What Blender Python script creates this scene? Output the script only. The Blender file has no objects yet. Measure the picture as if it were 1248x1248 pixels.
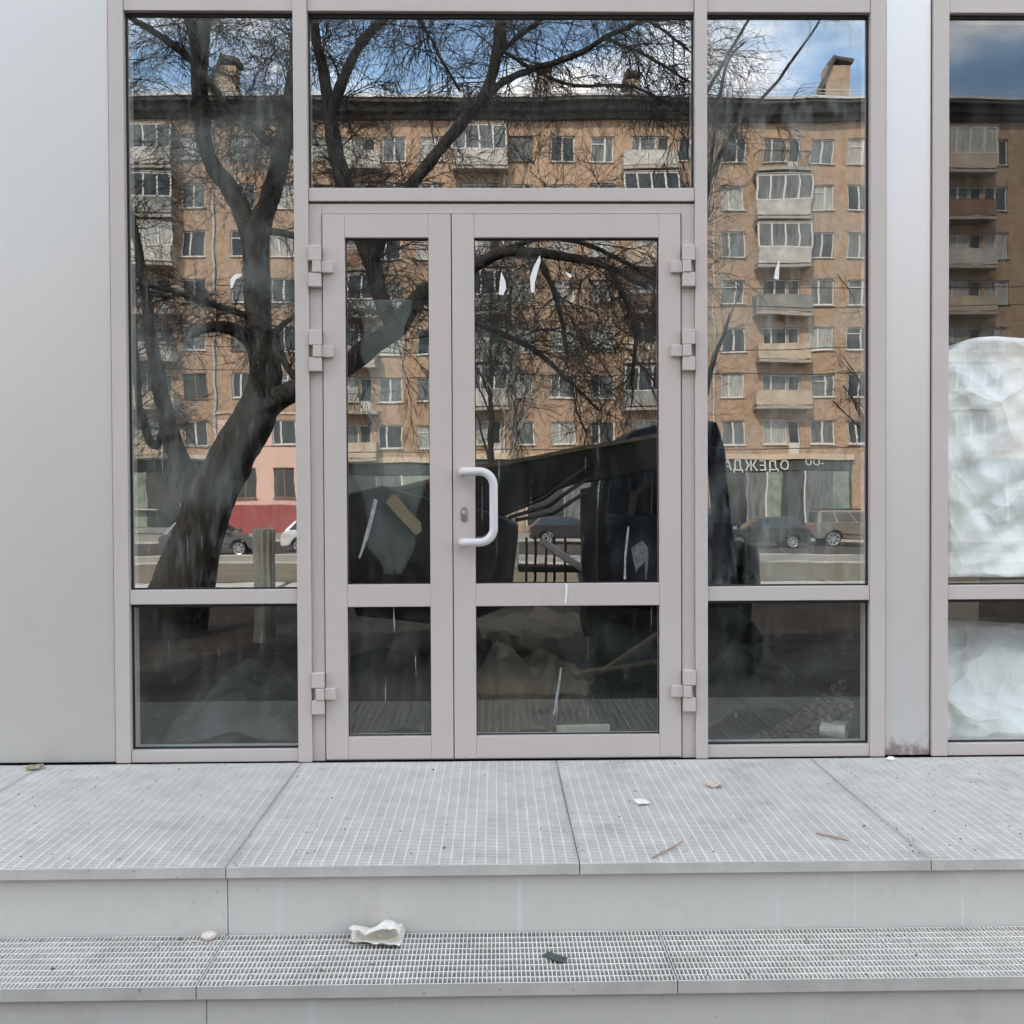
import bpy, bmesh, math, random
from mathutils import Vector, Matrix
R_ = math.radians
random.seed(7)
S = bpy.context.scene
COL = S.collection

# ------------------------------------------------------------------ camera
YAW, PITCH, ROLL, FPX, DIST, EYE = 0.01633, 0.01719, -0.00461, 1250.0, 4.03, 1.043
fwd = Vector((math.sin(YAW)*math.cos(PITCH), math.cos(YAW)*math.cos(PITCH), -math.sin(PITCH)))
rt0 = Vector((math.cos(YAW), -math.sin(YAW), 0)); up0 = rt0.cross(fwd)
rt = math.cos(ROLL)*rt0 + math.sin(ROLL)*up0
up = -math.sin(ROLL)*rt0 + math.cos(ROLL)*up0
CAM = Vector((0, -DIST, EYE))
cd = bpy.data.cameras.new('camera'); cam = bpy.data.objects.new('camera', cd); COL.objects.link(cam)
cd.sensor_fit = 'HORIZONTAL'; cd.sensor_width = 36.0; cd.lens = 36.0*FPX/1248.0
cd.clip_start = 0.02; cd.clip_end = 2000
M = Matrix((rt, up, -fwd)).transposed().to_4x4(); M.translation = CAM
cam.matrix_world = M
S.camera = cam

# ------------------------------------------------------------------ sky, sun, exposure
SUN_EL, SUN_AZ = R_(40), R_(-22)          # azimuth from +Y towards +X : the sun stands behind the shop
w = bpy.data.worlds.new('World'); S.world = w; w.use_nodes = True
nt = w.node_tree; nt.nodes.clear()
def N(nt, t, **k):
    n = nt.nodes.new(t)
    for a, v in k.items(): setattr(n, a, v)
    return n
sky = N(nt, 'ShaderNodeTexSky', sky_type='NISHITA', sun_disc=False)
sky.sun_elevation = SUN_EL; sky.sun_rotation = SUN_AZ; sky.air_density = 1.0; sky.dust_density = 0.6; sky.ozone_density = 1.5
tc = N(nt, 'ShaderNodeTexCoord')
mp = N(nt, 'ShaderNodeMapping'); mp.inputs['Scale'].default_value = (1.0, 1.0, 2.6); mp.inputs['Location'].default_value = (0.35, 0.1, 0.2)
no = N(nt, 'ShaderNodeTexNoise'); no.inputs['Scale'].default_value = 2.6; no.inputs['Detail'].default_value = 7; no.inputs['Roughness'].default_value = 0.55
cr = N(nt, 'ShaderNodeValToRGB'); cr.color_ramp.elements[0].position = 0.42; cr.color_ramp.elements[1].position = 0.62
cr.color_ramp.elements[0].color = (0.18, 0.18, 0.18, 1); cr.color_ramp.elements[1].color = (0.95, 0.95, 0.95, 1)
mx = N(nt, 'ShaderNodeMix', data_type='RGBA'); mx.inputs['B'].default_value = (14.5, 13.9, 13.3, 1)
cc = N(nt, 'ShaderNodeMix', data_type='RGBA'); cc.inputs['A'].default_value = (5.0, 8.4, 12.5, 1); cc.inputs['B'].default_value = (17.0, 15.2, 13.0, 1)
bg = N(nt, 'ShaderNodeBackground'); bg.inputs['Strength'].default_value = 0.15
wo = N(nt, 'ShaderNodeOutputWorld')
L = nt.links.new
L(tc.outputs['Generated'], mp.inputs['Vector']); L(mp.outputs[0], no.inputs['Vector']); L(no.outputs['Fac'], cr.inputs['Fac'])
mr0 = N(nt, 'ShaderNodeMapRange'); mr0.inputs['From Min'].default_value = 0.45; mr0.inputs['From Max'].default_value = 0.60
L(no.outputs['Fac'], mr0.inputs['Value']); L(mr0.outputs[0], cc.inputs['Factor']); L(cc.outputs['Result'], mx.inputs['B'])
L(cr.outputs['Color'], mx.inputs['Factor']); L(sky.outputs[0], mx.inputs['A']); L(mx.outputs['Result'], bg.inputs['Color']); L(bg.outputs[0], wo.inputs[0])
sd = bpy.data.lights.new('sun', 'SUN'); sd.energy = 3.0; sd.angle = R_(0.6); sd.color = (1.0, 0.92, 0.81)
so = bpy.data.objects.new('sun', sd); COL.objects.link(so)
sdir = Vector((math.sin(SUN_AZ)*math.cos(SUN_EL), math.cos(SUN_AZ)*math.cos(SUN_EL), math.sin(SUN_EL)))
so.rotation_euler = sdir.to_track_quat('Z', 'Y').to_euler(); so.location = (0, 20, 30)
S.view_settings.view_transform = 'Standard'; S.view_settings.look = 'None'
S.view_settings.exposure = 1.20; S.view_settings.gamma = 1.0; S.view_settings.use_curve_mapping = False
S.cycles.use_denoising = True
S.cycles.max_bounces = 10; S.cycles.transparent_max_bounces = 16; S.cycles.glossy_bounces = 5
S.cycles.caustics_reflective = False; S.cycles.sample_clamp_indirect = 6

# ------------------------------------------------------------------ helpers
def ray(px, py):
    return rt*((px-624)/FPX) + up*(-(py-624)/FPX) + fwd
def at(px, py, y):                                  # point of the plane y seen at a pixel
    d = ray(px, py); return CAM + d*((y-CAM.y)/d.y)
def onz(px, py, z):
    d = ray(px, py); return CAM + d*((z-CAM.z)/d.z)
def refl(px, py, d):                                # a thing d metres in front of the shop, seen mirrored in its glass
    p = at(px, py, d); return Vector((p.x, -d, p.z))
def rx(px, d): return refl(px, 602, d).x
def rs(d): return FPX/(d+DIST)                      # pixels per metre in the mirror

class MB:
    def __init__(s): s.v = []; s.f = []
    def box(s, x0, x1, y0, y1, z0, z1):
        n = len(s.v)
        s.v += [(x0,y0,z0),(x1,y0,z0),(x1,y1,z0),(x0,y1,z0),(x0,y0,z1),(x1,y0,z1),(x1,y1,z1),(x0,y1,z1)]
        s.f += [(n,n+3,n+2,n+1),(n+4,n+5,n+6,n+7),(n,n+1,n+5,n+4),(n+1,n+2,n+6,n+5),(n+2,n+3,n+7,n+6),(n+3,n,n+4,n+7)]
        return s
    def quad(s, a, b, c, d):
        n = len(s.v); s.v += [tuple(a), tuple(b), tuple(c), tuple(d)]; s.f.append((n,n+1,n+2,n+3)); return s
    def tube(s, pts, rad, sides=6, cap=True):
        pts = [Vector(p) for p in pts]
        if not isinstance(rad, (list, tuple)): rad = [rad]*len(pts)
        n0 = len(s.v); prev = None
        for i, p in enumerate(pts):
            t = (pts[min(i+1, len(pts)-1)] - pts[max(i-1, 0)])
            t = t.normalized() if t.length > 1e-9 else Vector((0,0,1))
            if prev is None:
                a = Vector((0,0,1)) if abs(t.z) < 0.9 else Vector((1,0,0))
                u = t.cross(a).normalized()
            else:
                u = (prev - t*prev.dot(t))
                u = u.normalized() if u.length > 1e-6 else t.orthogonal().normalized()
            prev = u; vv = t.cross(u)
            for k in range(sides):
                a = 2*math.pi*k/sides
                q = p + (u*math.cos(a) + vv*math.sin(a))*rad[i]
                s.v.append((q.x, q.y, q.z))
        for i in range(len(pts)-1):
            for k in range(sides):
                a = n0+i*sides+k; b = n0+i*sides+(k+1) % sides
                s.f.append((a, b, b+sides, a+sides))
        if cap:
            s.f.append(tuple(n0+k for k in range(sides))[::-1])
            e = n0+(len(pts)-1)*sides; s.f.append(tuple(e+k for k in range(sides)))
        return s
    def prism(s, poly, y0, y1, axis='y'):           # poly in (x,z), extruded along y
        n = len(s.v); m = len(poly)
        s.v += [(x, y0, z) for x, z in poly] + [(x, y1, z) for x, z in poly]
        s.f.append(tuple(range(n, n+m))); s.f.append(tuple(range(n+2*m-1, n+m-1, -1)))
        for i in range(m):
            j = (i+1) % m; s.f.append((n+i, n+m+i, n+m+j, n+j))
        return s
    def lathe(s, prof, c, axis='y', seg=20):        # prof: (radius, offset along axis)
        n = len(s.v); c = Vector(c)
        for r, o in prof:
            for k in range(seg):
                a = 2*math.pi*k/seg; ca, sa = math.cos(a)*r, math.sin(a)*r
                q = {'y': (ca, o, sa), 'z': (ca, sa, o), 'x': (o, ca, sa)}[axis]
                s.v.append((c.x+q[0], c.y+q[1], c.z+q[2]))
        for i in range(len(prof)-1):
            for k in range(seg):
                a = n+i*seg+k; b = n+i*seg+(k+1) % seg
                s.f.append((a, b, b+seg, a+seg))
        s.f.append(tuple(n+k for k in range(seg))); e = n+(len(prof)-1)*seg
        s.f.append(tuple(e+k for k in range(seg)))
        return s
    def mesh(s, name, mat=None, bevel=0, smooth=False, seg=1):
        me = bpy.data.meshes.new(name); me.from_pydata(s.v, [], s.f)
        bm = bmesh.new(); bm.from_mesh(me)
        bmesh.ops.recalc_face_normals(bm, faces=bm.faces)
        if bevel:
            bmesh.ops.bevel(bm, geom=[e for e in bm.edges if len(e.link_faces) == 2 and e.calc_face_angle(0) > 0.5], offset=bevel, segments=seg, affect='EDGES', clamp_overlap=True)
        if smooth:
            for f in bm.faces: f.smooth = True
        bm.to_mesh(me); bm.free()
        if mat: me.materials.append(mat)
        return me
    def build(s, name, mat=None, parent=None, bevel=0, smooth=False, seg=1):
        return link(name, s.mesh(name, mat, bevel, smooth, seg), parent)
def link(name, data, parent=None, loc=None, rot=None):
    o = bpy.data.objects.new(name, data); COL.objects.link(o)
    if parent: o.parent = parent
    if loc is not None: o.location = loc
    if rot is not None: o.rotation_euler = rot
    return o
def tag(o, label=None, cat=None, group=None, kind=None):
    if label: o['label'] = label
    if cat: o['category'] = cat
    if group: o['group'] = group
    if kind: o['kind'] = kind
    return o
def thing(name, label, cat, loc=(0,0,0), group=None):
    return tag(link(name, None, None, loc), label, cat, group)

# ------------------------------------------------------------------ materials
def mat(name, col, rough=0.6, metal=0.0, var=0.0, scale=6.0, bump=0.0, bscale=40.0, col2=None, spec=0.5, stretch=(1,1,1), coords='Object', coat=0.0):
    m = bpy.data.materials.new(name); m.use_nodes = True; nt = m.node_tree; b = nt.nodes['Principled BSDF']
    b.inputs['Base Color'].default_value = (*col, 1); b.inputs['Roughness'].default_value = rough; b.inputs['Metallic'].default_value = metal
    b.inputs['Specular IOR Level'].default_value = spec; b.inputs['Coat Weight'].default_value = coat
    L = nt.links.new
    if var or col2 or bump:
        tc = N(nt, 'ShaderNodeTexCoord'); mp = N(nt, 'ShaderNodeMapping'); mp.inputs['Scale'].default_value = stretch
        L(tc.outputs[coords], mp.inputs[0])
    if var or col2:
        no = N(nt, 'ShaderNodeTexNoise'); no.inputs['Scale'].default_value = scale; no.inputs['Detail'].default_value = 8; no.inputs['Roughness'].default_value = 0.65
        L(mp.outputs[0], no.inputs['Vector'])
        r = N(nt, 'ShaderNodeValToRGB'); r.color_ramp.elements[0].position = 0.32; r.color_ramp.elements[1].position = 0.68
        c2 = col2 if col2 else tuple(c*(1-var) for c in col)
        c1 = col if col2 else tuple(min(1, c*(1+var)) for c in col)
        r.color_ramp.elements[0].color = (*c2, 1); r.color_ramp.elements[1].color = (*c1, 1)
        L(no.outputs['Fac'], r.inputs['Fac']); L(r.outputs['Color'], b.inputs['Base Color'])
        rr = N(nt, 'ShaderNodeMapRange'); rr.inputs['To Min'].default_value = max(0.03, rough*0.85); rr.inputs['To Max'].default_value = min(1, rough*1.15)
        L(no.outputs['Fac'], rr.inputs['Value']); L(rr.outputs[0], b.inputs['Roughness'])
    if bump:
        n2 = N(nt, 'ShaderNodeTexNoise'); n2.inputs['Scale'].default_value = bscale; n2.inputs['Detail'].default_value = 6
        L(mp.outputs[0], n2.inputs['Vector'])
        bp = N(nt, 'ShaderNodeBump'); bp.inputs['Strength'].default_value = 1.0; bp.inputs['Distance'].default_value = bump
        L(n2.outputs['Fac'], bp.inputs['Height']); L(bp.outputs[0], b.inputs['Normal'])
    return m

FRAME = mat('frame_paint', (0.525, 0.468, 0.43), 0.42, 0.0, var=0.03, scale=3, bump=0.00008, bscale=500)
FRAME2 = mat('door_paint', (0.53, 0.466, 0.427), 0.42, 0.0, var=0.025, scale=2.5, bump=0.00008, bscale=500)
GASKET = mat('gasket_rubber', (0.012, 0.012, 0.013), 0.6)
STEELW = mat('lock_steel', (0.42, 0.40, 0.36), 0.35, 0.9)
HANDLE = mat('handle_white', (0.62, 0.59, 0.59), 0.28, 0.0, spec=0.6)

def panel_mat(name, col, rough, stain=False):
    m = mat(name, col, rough, 0.58, var=0.02, scale=1.2, spec=0.6, bump=0.0004, bscale=1.6)
    if stain:                                       # grime that splashed up at the foot of the column
        nt = m.node_tree; L = nt.links.new; b = nt.nodes['Principled BSDF']
        old = b.inputs['Base Color'].links[0].from_socket
        g = N(nt, 'ShaderNodeNewGeometry'); sp = N(nt, 'ShaderNodeSeparateXYZ'); L(g.outputs['Position'], sp.inputs[0])
        n = N(nt, 'ShaderNodeTexNoise'); n.inputs['Scale'].default_value = 22; n.inputs['Detail'].default_value = 12; L(g.outputs['Position'], n.inputs['Vector'])
        mr = N(nt, 'ShaderNodeMapRange'); mr.inputs['From Min'].default_value = 0.0; mr.inputs['From Max'].default_value = 0.17; mr.inputs['To Min'].default_value = 0.20; mr.inputs['To Max'].default_value = -0.28
        L(sp.outputs['Z'], mr.inputs['Value'])
        ad = N(nt, 'ShaderNodeMath', operation='ADD'); L(n.outputs['Fac'], ad.inputs[0]); L(mr.outputs[0], ad.inputs[1])
        r = N(nt, 'ShaderNodeValToRGB'); r.color_ramp.elements[0].position = 0.50; r.color_ramp.elements[1].position = 0.70; L(ad.outputs[0], r.inputs['Fac'])
        mu = N(nt, 'ShaderNodeMath', operation='MULTIPLY'); mu.inputs[1].default_value = 0.75; L(r.outputs['Color'], mu.inputs[0])
        mix = N(nt, 'ShaderNodeMix', data_type='RGBA'); mix.inputs['B'].default_value = (0.24, 0.165, 0.135, 1)
        L(mu.outputs[0], mix.inputs['Factor']); L(old, mix.inputs['A']); L(mix.outputs['Result'], b.inputs['Base Color'])
    return m
PANEL = panel_mat('composite_panel', (0.585, 0.568, 0.535), 0.45)
PANELC = panel_mat('column_panel', (0.645, 0.635, 0.62), 0.42, True)
RISER = mat('riser_sheet', (0.585, 0.56, 0.515), 0.38, 0.0, var=0.035, scale=1.6, bump=0.0003, bscale=2.0)
def weather(m, light=(0.66, 0.66, 0.64), dark=(0.20, 0.17, 0.13), la=0.35, da=0.30, lth=0.70, dth=0.62, sx=26.0):
    nt = m.node_tree; L = nt.links.new; b = nt.nodes['Principled BSDF']; old = b.inputs['Base Color'].links[0].from_socket
    g = N(nt, 'ShaderNodeNewGeometry')
    def layer(scale, thr, wid, amt, col, old, det, rough):
        mp = N(nt, 'ShaderNodeMapping'); mp.inputs['Scale'].default_value = scale; L(g.outputs['Position'], mp.inputs[0])
        n = N(nt, 'ShaderNodeTexNoise'); n.inputs['Scale'].default_value = 1; n.inputs['Detail'].default_value = det; n.inputs['Roughness'].default_value = rough; L(mp.outputs[0], n.inputs['Vector'])
        mr = N(nt, 'ShaderNodeMapRange'); mr.inputs['From Min'].default_value = thr; mr.inputs['From Max'].default_value = thr+wid; mr.inputs['To Max'].default_value = amt; L(n.outputs['Fac'], mr.inputs['Value'])
        mx = N(nt, 'ShaderNodeMix', data_type='RGBA'); mx.inputs['B'].default_value = (*col, 1); L(mr.outputs[0], mx.inputs['Factor']); L(old, mx.inputs['A']); return mx.outputs['Result']
    o = layer((sx, sx, 1.6), lth, 0.10, la, light, old, 3, 0.5)
    o = layer((3.1, 3.1, 3.1), dth, 0.20, da, dark, o, 10, 0.72)
    o = layer((60, 60, 60), 0.70, 0.06, da*1.4, dark, o, 2, 0.5)
    L(o, b.inputs['Base Color']); return m
weather(RISER, la=0.6, da=0.34, lth=0.65, dth=0.54, dark=(0.27, 0.25, 0.22)); weather(PANEL, la=0.10, da=0.08, dth=0.60, sx=9.0)
weather(FRAME, la=0.0, da=0.10, dth=0.60); weather(FRAME2, la=0.0, da=0.08, dth=0.62)
def galv(name, col, rough):
    m = mat(name, col, rough, 0.1, var=0.10, scale=9, bump=0.0001, bscale=300)
    return m
GALV = galv('galvanised_steel', (0.72, 0.69, 0.63), 0.50)
weather(GALV, la=0.0, da=0.36, dth=0.53)
GALVE = mat('galvanised_edge', (0.55, 0.525, 0.48), 0.5, 0.15, var=0.14, scale=5); weather(GALVE, la=0.5, da=0.45, dth=0.58)

def glass(name, seed=0.0, dust=0.04, refl_f=0.31, wav=0.0006, low=0.0, streaks=1.0, tint=(0.93, 0.96, 0.94, 1)):
    m = bpy.data.materials.new(name); m.use_nodes = True; nt = m.node_tree; nt.nodes.clear(); L = nt.links.new
    g = N(nt, 'ShaderNodeNewGeometry')
    off = N(nt, 'ShaderNodeVectorMath', operation='ADD'); off.inputs[1].default_value = (seed*3.1, 0, seed*1.7); L(g.outputs['Position'], off.inputs[0])
    # waviness of the float glass
    mp = N(nt, 'ShaderNodeMapping'); mp.inputs['Scale'].default_value = (2.0, 2.0, 5.5); L(off.outputs[0], mp.inputs[0])
    nw = N(nt, 'ShaderNodeTexNoise'); nw.inputs['Scale'].default_value = 1.4; nw.inputs['Detail'].default_value = 2.5; nw.inputs['Roughness'].default_value = 0.45; L(mp.outputs[0], nw.inputs['Vector'])
    sb = N(nt, 'ShaderNodeVectorMath', operation='SUBTRACT'); sb.inputs[1].default_value = (0.5, 0.5, 0.5); L(nw.outputs['Color'], sb.inputs[0])
    sc = N(nt, 'ShaderNodeVectorMath', operation='SCALE'); sc.inputs['Scale'].default_value = wav*6; L(sb.outputs[0], sc.inputs[0])
    ad = N(nt, 'ShaderNodeVectorMath', operation='ADD'); L(g.outputs['Normal'], ad.inputs[0]); L(sc.outputs[0], ad.inputs[1])
    nm = N(nt, 'ShaderNodeVectorMath', operation='NORMALIZE'); L(ad.outputs[0], nm.inputs[0])
    gl = N(nt, 'ShaderNodeBsdfGlossy'); gl.inputs['Roughness'].default_value = 0.0; gl.inputs['Color'].default_value = (1, 0.985, 0.96, 1); L(nm.outputs[0], gl.inputs['Normal'])
    tr = N(nt, 'ShaderNodeBsdfTransparent'); tr.inputs['Color'].default_value = tint
    m1 = N(nt, 'ShaderNodeMixShader'); m1.inputs[0].default_value = refl_f; L(tr.outputs[0], m1.inputs[1]); L(gl.outputs[0], m1.inputs[2])
    # dust film, wipe marks, runs and specks
    sp = N(nt, 'ShaderNodeSeparateXYZ'); L(g.outputs['Position'], sp.inputs[0])
    n1 = N(nt, 'ShaderNodeTexNoise'); n1.inputs['Scale'].default_value = 2.6; n1.inputs['Detail'].default_value = 6; n1.inputs['Distortion'].default_value = 1.2; L(off.outputs[0], n1.inputs['Vector'])
    r1 = N(nt, 'ShaderNodeMapRange'); r1.inputs['From Min'].default_value = 0.42; r1.inputs['From Max'].default_value = 0.75; r1.inputs['To Max'].default_value = dust*2.2; L(n1.outputs['Fac'], r1.inputs['Value'])
    mp2 = N(nt, 'ShaderNodeMapping'); mp2.inputs['Scale'].default_value = (85, 85, 4.0); mp2.inputs['Rotation'].default_value = (0, R_(4), 0); L(off.outputs[0], mp2.inputs[0])
    n2 = N(nt, 'ShaderNodeTexNoise'); n2.inputs['Scale'].default_value = 1.0; n2.inputs['Detail'].default_value = 3; L(mp2.outputs[0], n2.inputs['Vector'])
    r2 = N(nt, 'ShaderNodeMapRange'); r2.inputs['From Min'].default_value = 0.69; r2.inputs['From Max'].default_value = 0.78; r2.inputs['To Max'].default_value = 0.42*streaks; L(n2.outputs['Fac'], r2.inputs['Value'])
    mp3 = N(nt, 'ShaderNodeMapping'); mp3.inputs['Scale'].default_value = (30, 30, 7); mp3.inputs['Rotation'].default_value = (0, R_(-38), 0); L(off.outputs[0], mp3.inputs[0])
    n3 = N(nt, 'ShaderNodeTexNoise'); n3.inputs['Scale'].default_value = 1.0; n3.inputs['Detail'].default_value = 5; L(mp3.outputs[0], n3.inputs['Vector'])
    r3 = N(nt, 'ShaderNodeMapRange'); r3.inputs['From Min'].default_value = 0.5; r3.inputs['From Max'].default_value = 0.8; r3.inputs['To Max'].default_value = dust*1.6; L(n3.outputs['Fac'], r3.inputs['Value'])
    n4 = N(nt, 'ShaderNodeTexNoise'); n4.inputs['Scale'].default_value = 210; n4.inputs['Detail'].default_value = 1; L(off.outputs[0], n4.inputs['Vector'])
    r4 = N(nt, 'ShaderNodeMapRange'); r4.inputs['From Min'].default_value = 0.76; r4.inputs['From Max'].default_value = 0.80; r4.inputs['To Max'].default_value = 0.35*streaks; L(n4.outputs['Fac'], r4.inputs['Value'])
    # mud splashed from the landing: reaches to about 0.3 m
    r5 = N(nt, 'ShaderNodeMapRange'); r5.inputs['From Min'].default_value = 0.05; r5.inputs['From Max'].default_value = 0.42; r5.inputs['To Min'].default_value = low; r5.inputs['To Max'].default_value = 0.0; L(sp.outputs['Z'], r5.inputs['Value'])
    m5 = N(nt, 'ShaderNodeMath', operation='MULTIPLY'); L(r5.outputs[0], m5.inputs[0]); L(n1.outputs['Fac'], m5.inputs[1])
    s = None
    for o in (r1, r2, r3, r4, m5):
        if s is None: s = o.outputs[0]; continue
        a = N(nt, 'ShaderNodeMath', operation='ADD'); L(s, a.inputs[0]); L(o.outputs[0], a.inputs[1]); s = a.outputs[0]
    cl = N(nt, 'ShaderNodeClamp'); cl.inputs['Max'].default_value = 0.55; L(s, cl.inputs['Value'])
    df = N(nt, 'ShaderNodeBsdfDiffuse'); df.inputs['Color'].default_value = (0.44, 0.48, 0.44, 1)
    m2 = N(nt, 'ShaderNodeMixShader'); L(cl.outputs[0], m2.inputs[0]); L(m1.outputs[0], m2.inputs[1]); L(df.outputs[0], m2.inputs[2])
    out = N(nt, 'ShaderNodeOutputMaterial'); L(m2.outputs[0], out.inputs[0])
    return m
GEDGE = bpy.data.materials.new('glass_inner'); GEDGE.use_nodes = True
_n = GEDGE.node_tree; _n.nodes.clear(); _t = N(_n, 'ShaderNodeBsdfTransparent'); _t.inputs['Color'].default_value = (0.985, 0.995, 0.99, 1)
_o = N(_n, 'ShaderNodeOutputMaterial'); _n.links.new(_t.outputs[0], _o.inputs[0])

# ================================================================== THE SETTING
EARTH = mat('bare_earth', (0.085, 0.064, 0.045), 0.95, col2=(0.028, 0.022, 0.017), scale=2.2, bump=0.02, bscale=5)
VERGE = mat('verge_earth', (0.20, 0.165, 0.11), 0.95, col2=(0.10, 0.085, 0.05), scale=0.5, bump=0.05, bscale=2)
ASPH = mat('asphalt', (0.13, 0.12, 0.105), 0.9, col2=(0.085, 0.08, 0.072), scale=0.35, bump=0.004, bscale=30)
PAVE = mat('pale_paving', (0.34, 0.31, 0.26), 0.9, col2=(0.23, 0.21, 0.175), scale=0.8, bump=0.004, bscale=12)
KERB = mat('kerb_concrete', (0.46, 0.44, 0.39), 0.9, var=0.2, scale=2)
WHITEP = mat('road_paint', (0.68, 0.67, 0.62), 0.8, var=0.15, scale=3)

def gz(y):
    d = -y
    if d < 10: return -0.60
    if d < 24: return -0.60 - 0.85*(d-10)/14
    return -1.45
# near ground sheet: worn earth with ruts, gently falling to the street; one sheet reaching far out
g = MB(); xs = [-400, -120, -60] + [-30 + 0.75*i for i in range(81)] + [60, 120, 400]
ys = [40, 12] + [0 - 0.5*i for i in range(0, 50)] + [-30, -36, -70, -130, -400]
import mathutils.noise as mno
for y in ys:
    for x in xs:
        h = gz(y) - (0.012 if y < -24 else 0.0)
        if -24 < y < -2.4 and abs(x) < 30: h += 0.055*mno.noise((x*0.7, y*0.9, 3.1)) + 0.02*mno.noise((x*2.3, y*2.3, 1.1)) - 0.012
        if y < -40: h -= 0.05
        g.v.append((x, y, h))
nx = len(xs)
for j in range(len(ys)-1):
    for i in range(nx-1):
        a = j*nx+i; g.f.append((a, a+1, a+1+nx, a+nx))
tag(g.build('ground', EARTH, smooth=True), kind='structure')
def strip(name, m, y0, y1, z, z1=None, x0=-120, x1=120):
    b = MB(); b.box(x0, x1, y1, y0, (z-0.3 if z1 is None else z1), z); return tag(b.build(name, m), kind='structure')
strip('verge', VERGE, -25.0, -32.6, -1.43)
strip('pavement', PAVE, -32.75, -36.9, -1.40)
strip('kerb', KERB, -32.6, -32.75, -1.36)
strip('kerb', KERB, -36.9, -37.08, -1.37)
strip('road', ASPH, -37.08, -50.0, -1.50)
strip('kerb', KERB, -50.0, -50.18, -1.36)
strip('pavement', PAVE, -50.18, -60.9, -1.39)
b = MB()
for i in range(-12, 13): b.box(i*6.0, i*6.0+3, -43.62, -43.48, -1.497, -1.492)
tag(b.build('lane_marking', WHITEP), kind='structure')
# trodden concrete slabs across the verge, the pale patches seen behind the tree
slab = MB().box(-0.95, 0.95, -0.55, 0.55, -0.1, 0.05).mesh('paving_slab', KERB, bevel=0.02)
for i in range(18):
    x = -12.5 + i*2.02 + random.uniform(-.1, .1)
    o = link('paving_slab', slab, None, (x, -22.6 + random.uniform(-.1, .1), gz(-22.6)+0.02), (R_(random.uniform(-1, 1)), 0, R_(random.uniform(-3, 3))))
    tag(o, 'pale concrete slab of the worn footpath beyond the tree', 'paving slab', 'concrete slabs laid across the verge')

# ================================================================== THE SHOP
shop = thing('shop_building', 'low grey panelled shop with glazed entrance, double door and tall windows', 'building')
def P(name, m, x0, x1, y0, y1, z0, z1, bevel=0.0015, parent=shop):
    return MB().box(x0, x1, y0, y1, z0, z1).build(name, m, parent, bevel)
ZT, ZT2 = 2.9165, 2.972
# cladding
P('wall_panel', PANEL, -2.99, -1.487, -0.012, 0.05, 0.002, 3.6, 0.003)
P('wall_panel', PANEL, -5.60, -2.998, -0.012, 0.05, 0.002, 3.6, 0.003)
P('column_panel', PANELC, 1.5372, 1.7166, -0.010, 0.05, 0.002, 3.6, 0.003)
P('wall_panel', PANEL, 3.02, 5.6, -0.012, 0.05, 0.002, 3.6, 0.003)
P('fascia_panel', PANEL, -5.6, 5.6, -0.03, 0.05, 3.61, 6.4, 0.004)  # unseen upper wall, its height chosen to cast shade over steps and ground
P('fascia_panel', PANEL, -1.483, 1.533, -0.014, 0.05, 2.976, 3.6, 0.003)
P('fascia_panel', PANEL, 1.7206, 3.016, -0.014, 0.05, 2.976, 3.6, 0.003)
# shell behind the cladding: side walls, back wall, roof, ceiling, floor
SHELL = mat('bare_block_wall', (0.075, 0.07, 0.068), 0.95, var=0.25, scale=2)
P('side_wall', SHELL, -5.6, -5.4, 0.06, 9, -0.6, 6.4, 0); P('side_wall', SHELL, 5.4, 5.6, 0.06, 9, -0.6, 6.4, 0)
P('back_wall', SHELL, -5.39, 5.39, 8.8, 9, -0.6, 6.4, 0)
P('roof', PANEL, -5.6, 5.6, 0.055, 9, 6.41, 6.6, 0.01)  # unseen roof, set high so the shop's shade reaches past the steps
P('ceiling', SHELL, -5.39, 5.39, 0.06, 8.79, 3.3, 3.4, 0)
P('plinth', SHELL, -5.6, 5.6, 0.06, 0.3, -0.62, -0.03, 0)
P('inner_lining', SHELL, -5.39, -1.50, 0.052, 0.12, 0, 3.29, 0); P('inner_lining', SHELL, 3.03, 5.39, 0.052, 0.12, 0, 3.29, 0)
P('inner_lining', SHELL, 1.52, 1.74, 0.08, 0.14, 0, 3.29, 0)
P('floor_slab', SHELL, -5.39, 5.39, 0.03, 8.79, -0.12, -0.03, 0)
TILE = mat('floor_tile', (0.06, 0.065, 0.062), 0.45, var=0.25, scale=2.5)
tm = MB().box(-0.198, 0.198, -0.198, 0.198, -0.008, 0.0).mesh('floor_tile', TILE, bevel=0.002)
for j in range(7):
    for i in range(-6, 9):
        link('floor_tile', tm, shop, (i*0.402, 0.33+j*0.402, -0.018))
# posts: front caps of the aluminium facade
MULL = [(-1.483, -1.4263), (-0.7729, -0.7195), (0.7847, 0.8317), (1.4746, 1.5332), (1.7206, 1.7826), (2.955, 3.014)]
for i, (a, c) in enumerate(MULL):
    y0 = -0.030 if i in (1, 2) else -0.024
    P('mullion', FRAME, a, c, y0, 0.09, 0.001, ZT2, 0.002)
def transom(a, c, z0, z1, y0=-0.018): return P('transom', FRAME, a+0.0006, c-0.0006, y0, 0.085, z0, z1, 0.002)
def gasket(a, c, z0, z1, y=0.004, parent=shop, t=0.006, top=0.013):  # rubber seal; its wider top strip stands in for shadow under the frame
    m = MB(); y1 = y+0.012
    m.box(a, a+t, y, y1, z0, z1).box(c-t, c, y, y1, z0, z1).box(a+t, c-t, y, y1, z0, z0+t).box(a+t, c-t, y, y1, z1-top, z1)
    return m.build('gasket', GASKET, parent)
NP = [0]
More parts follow.
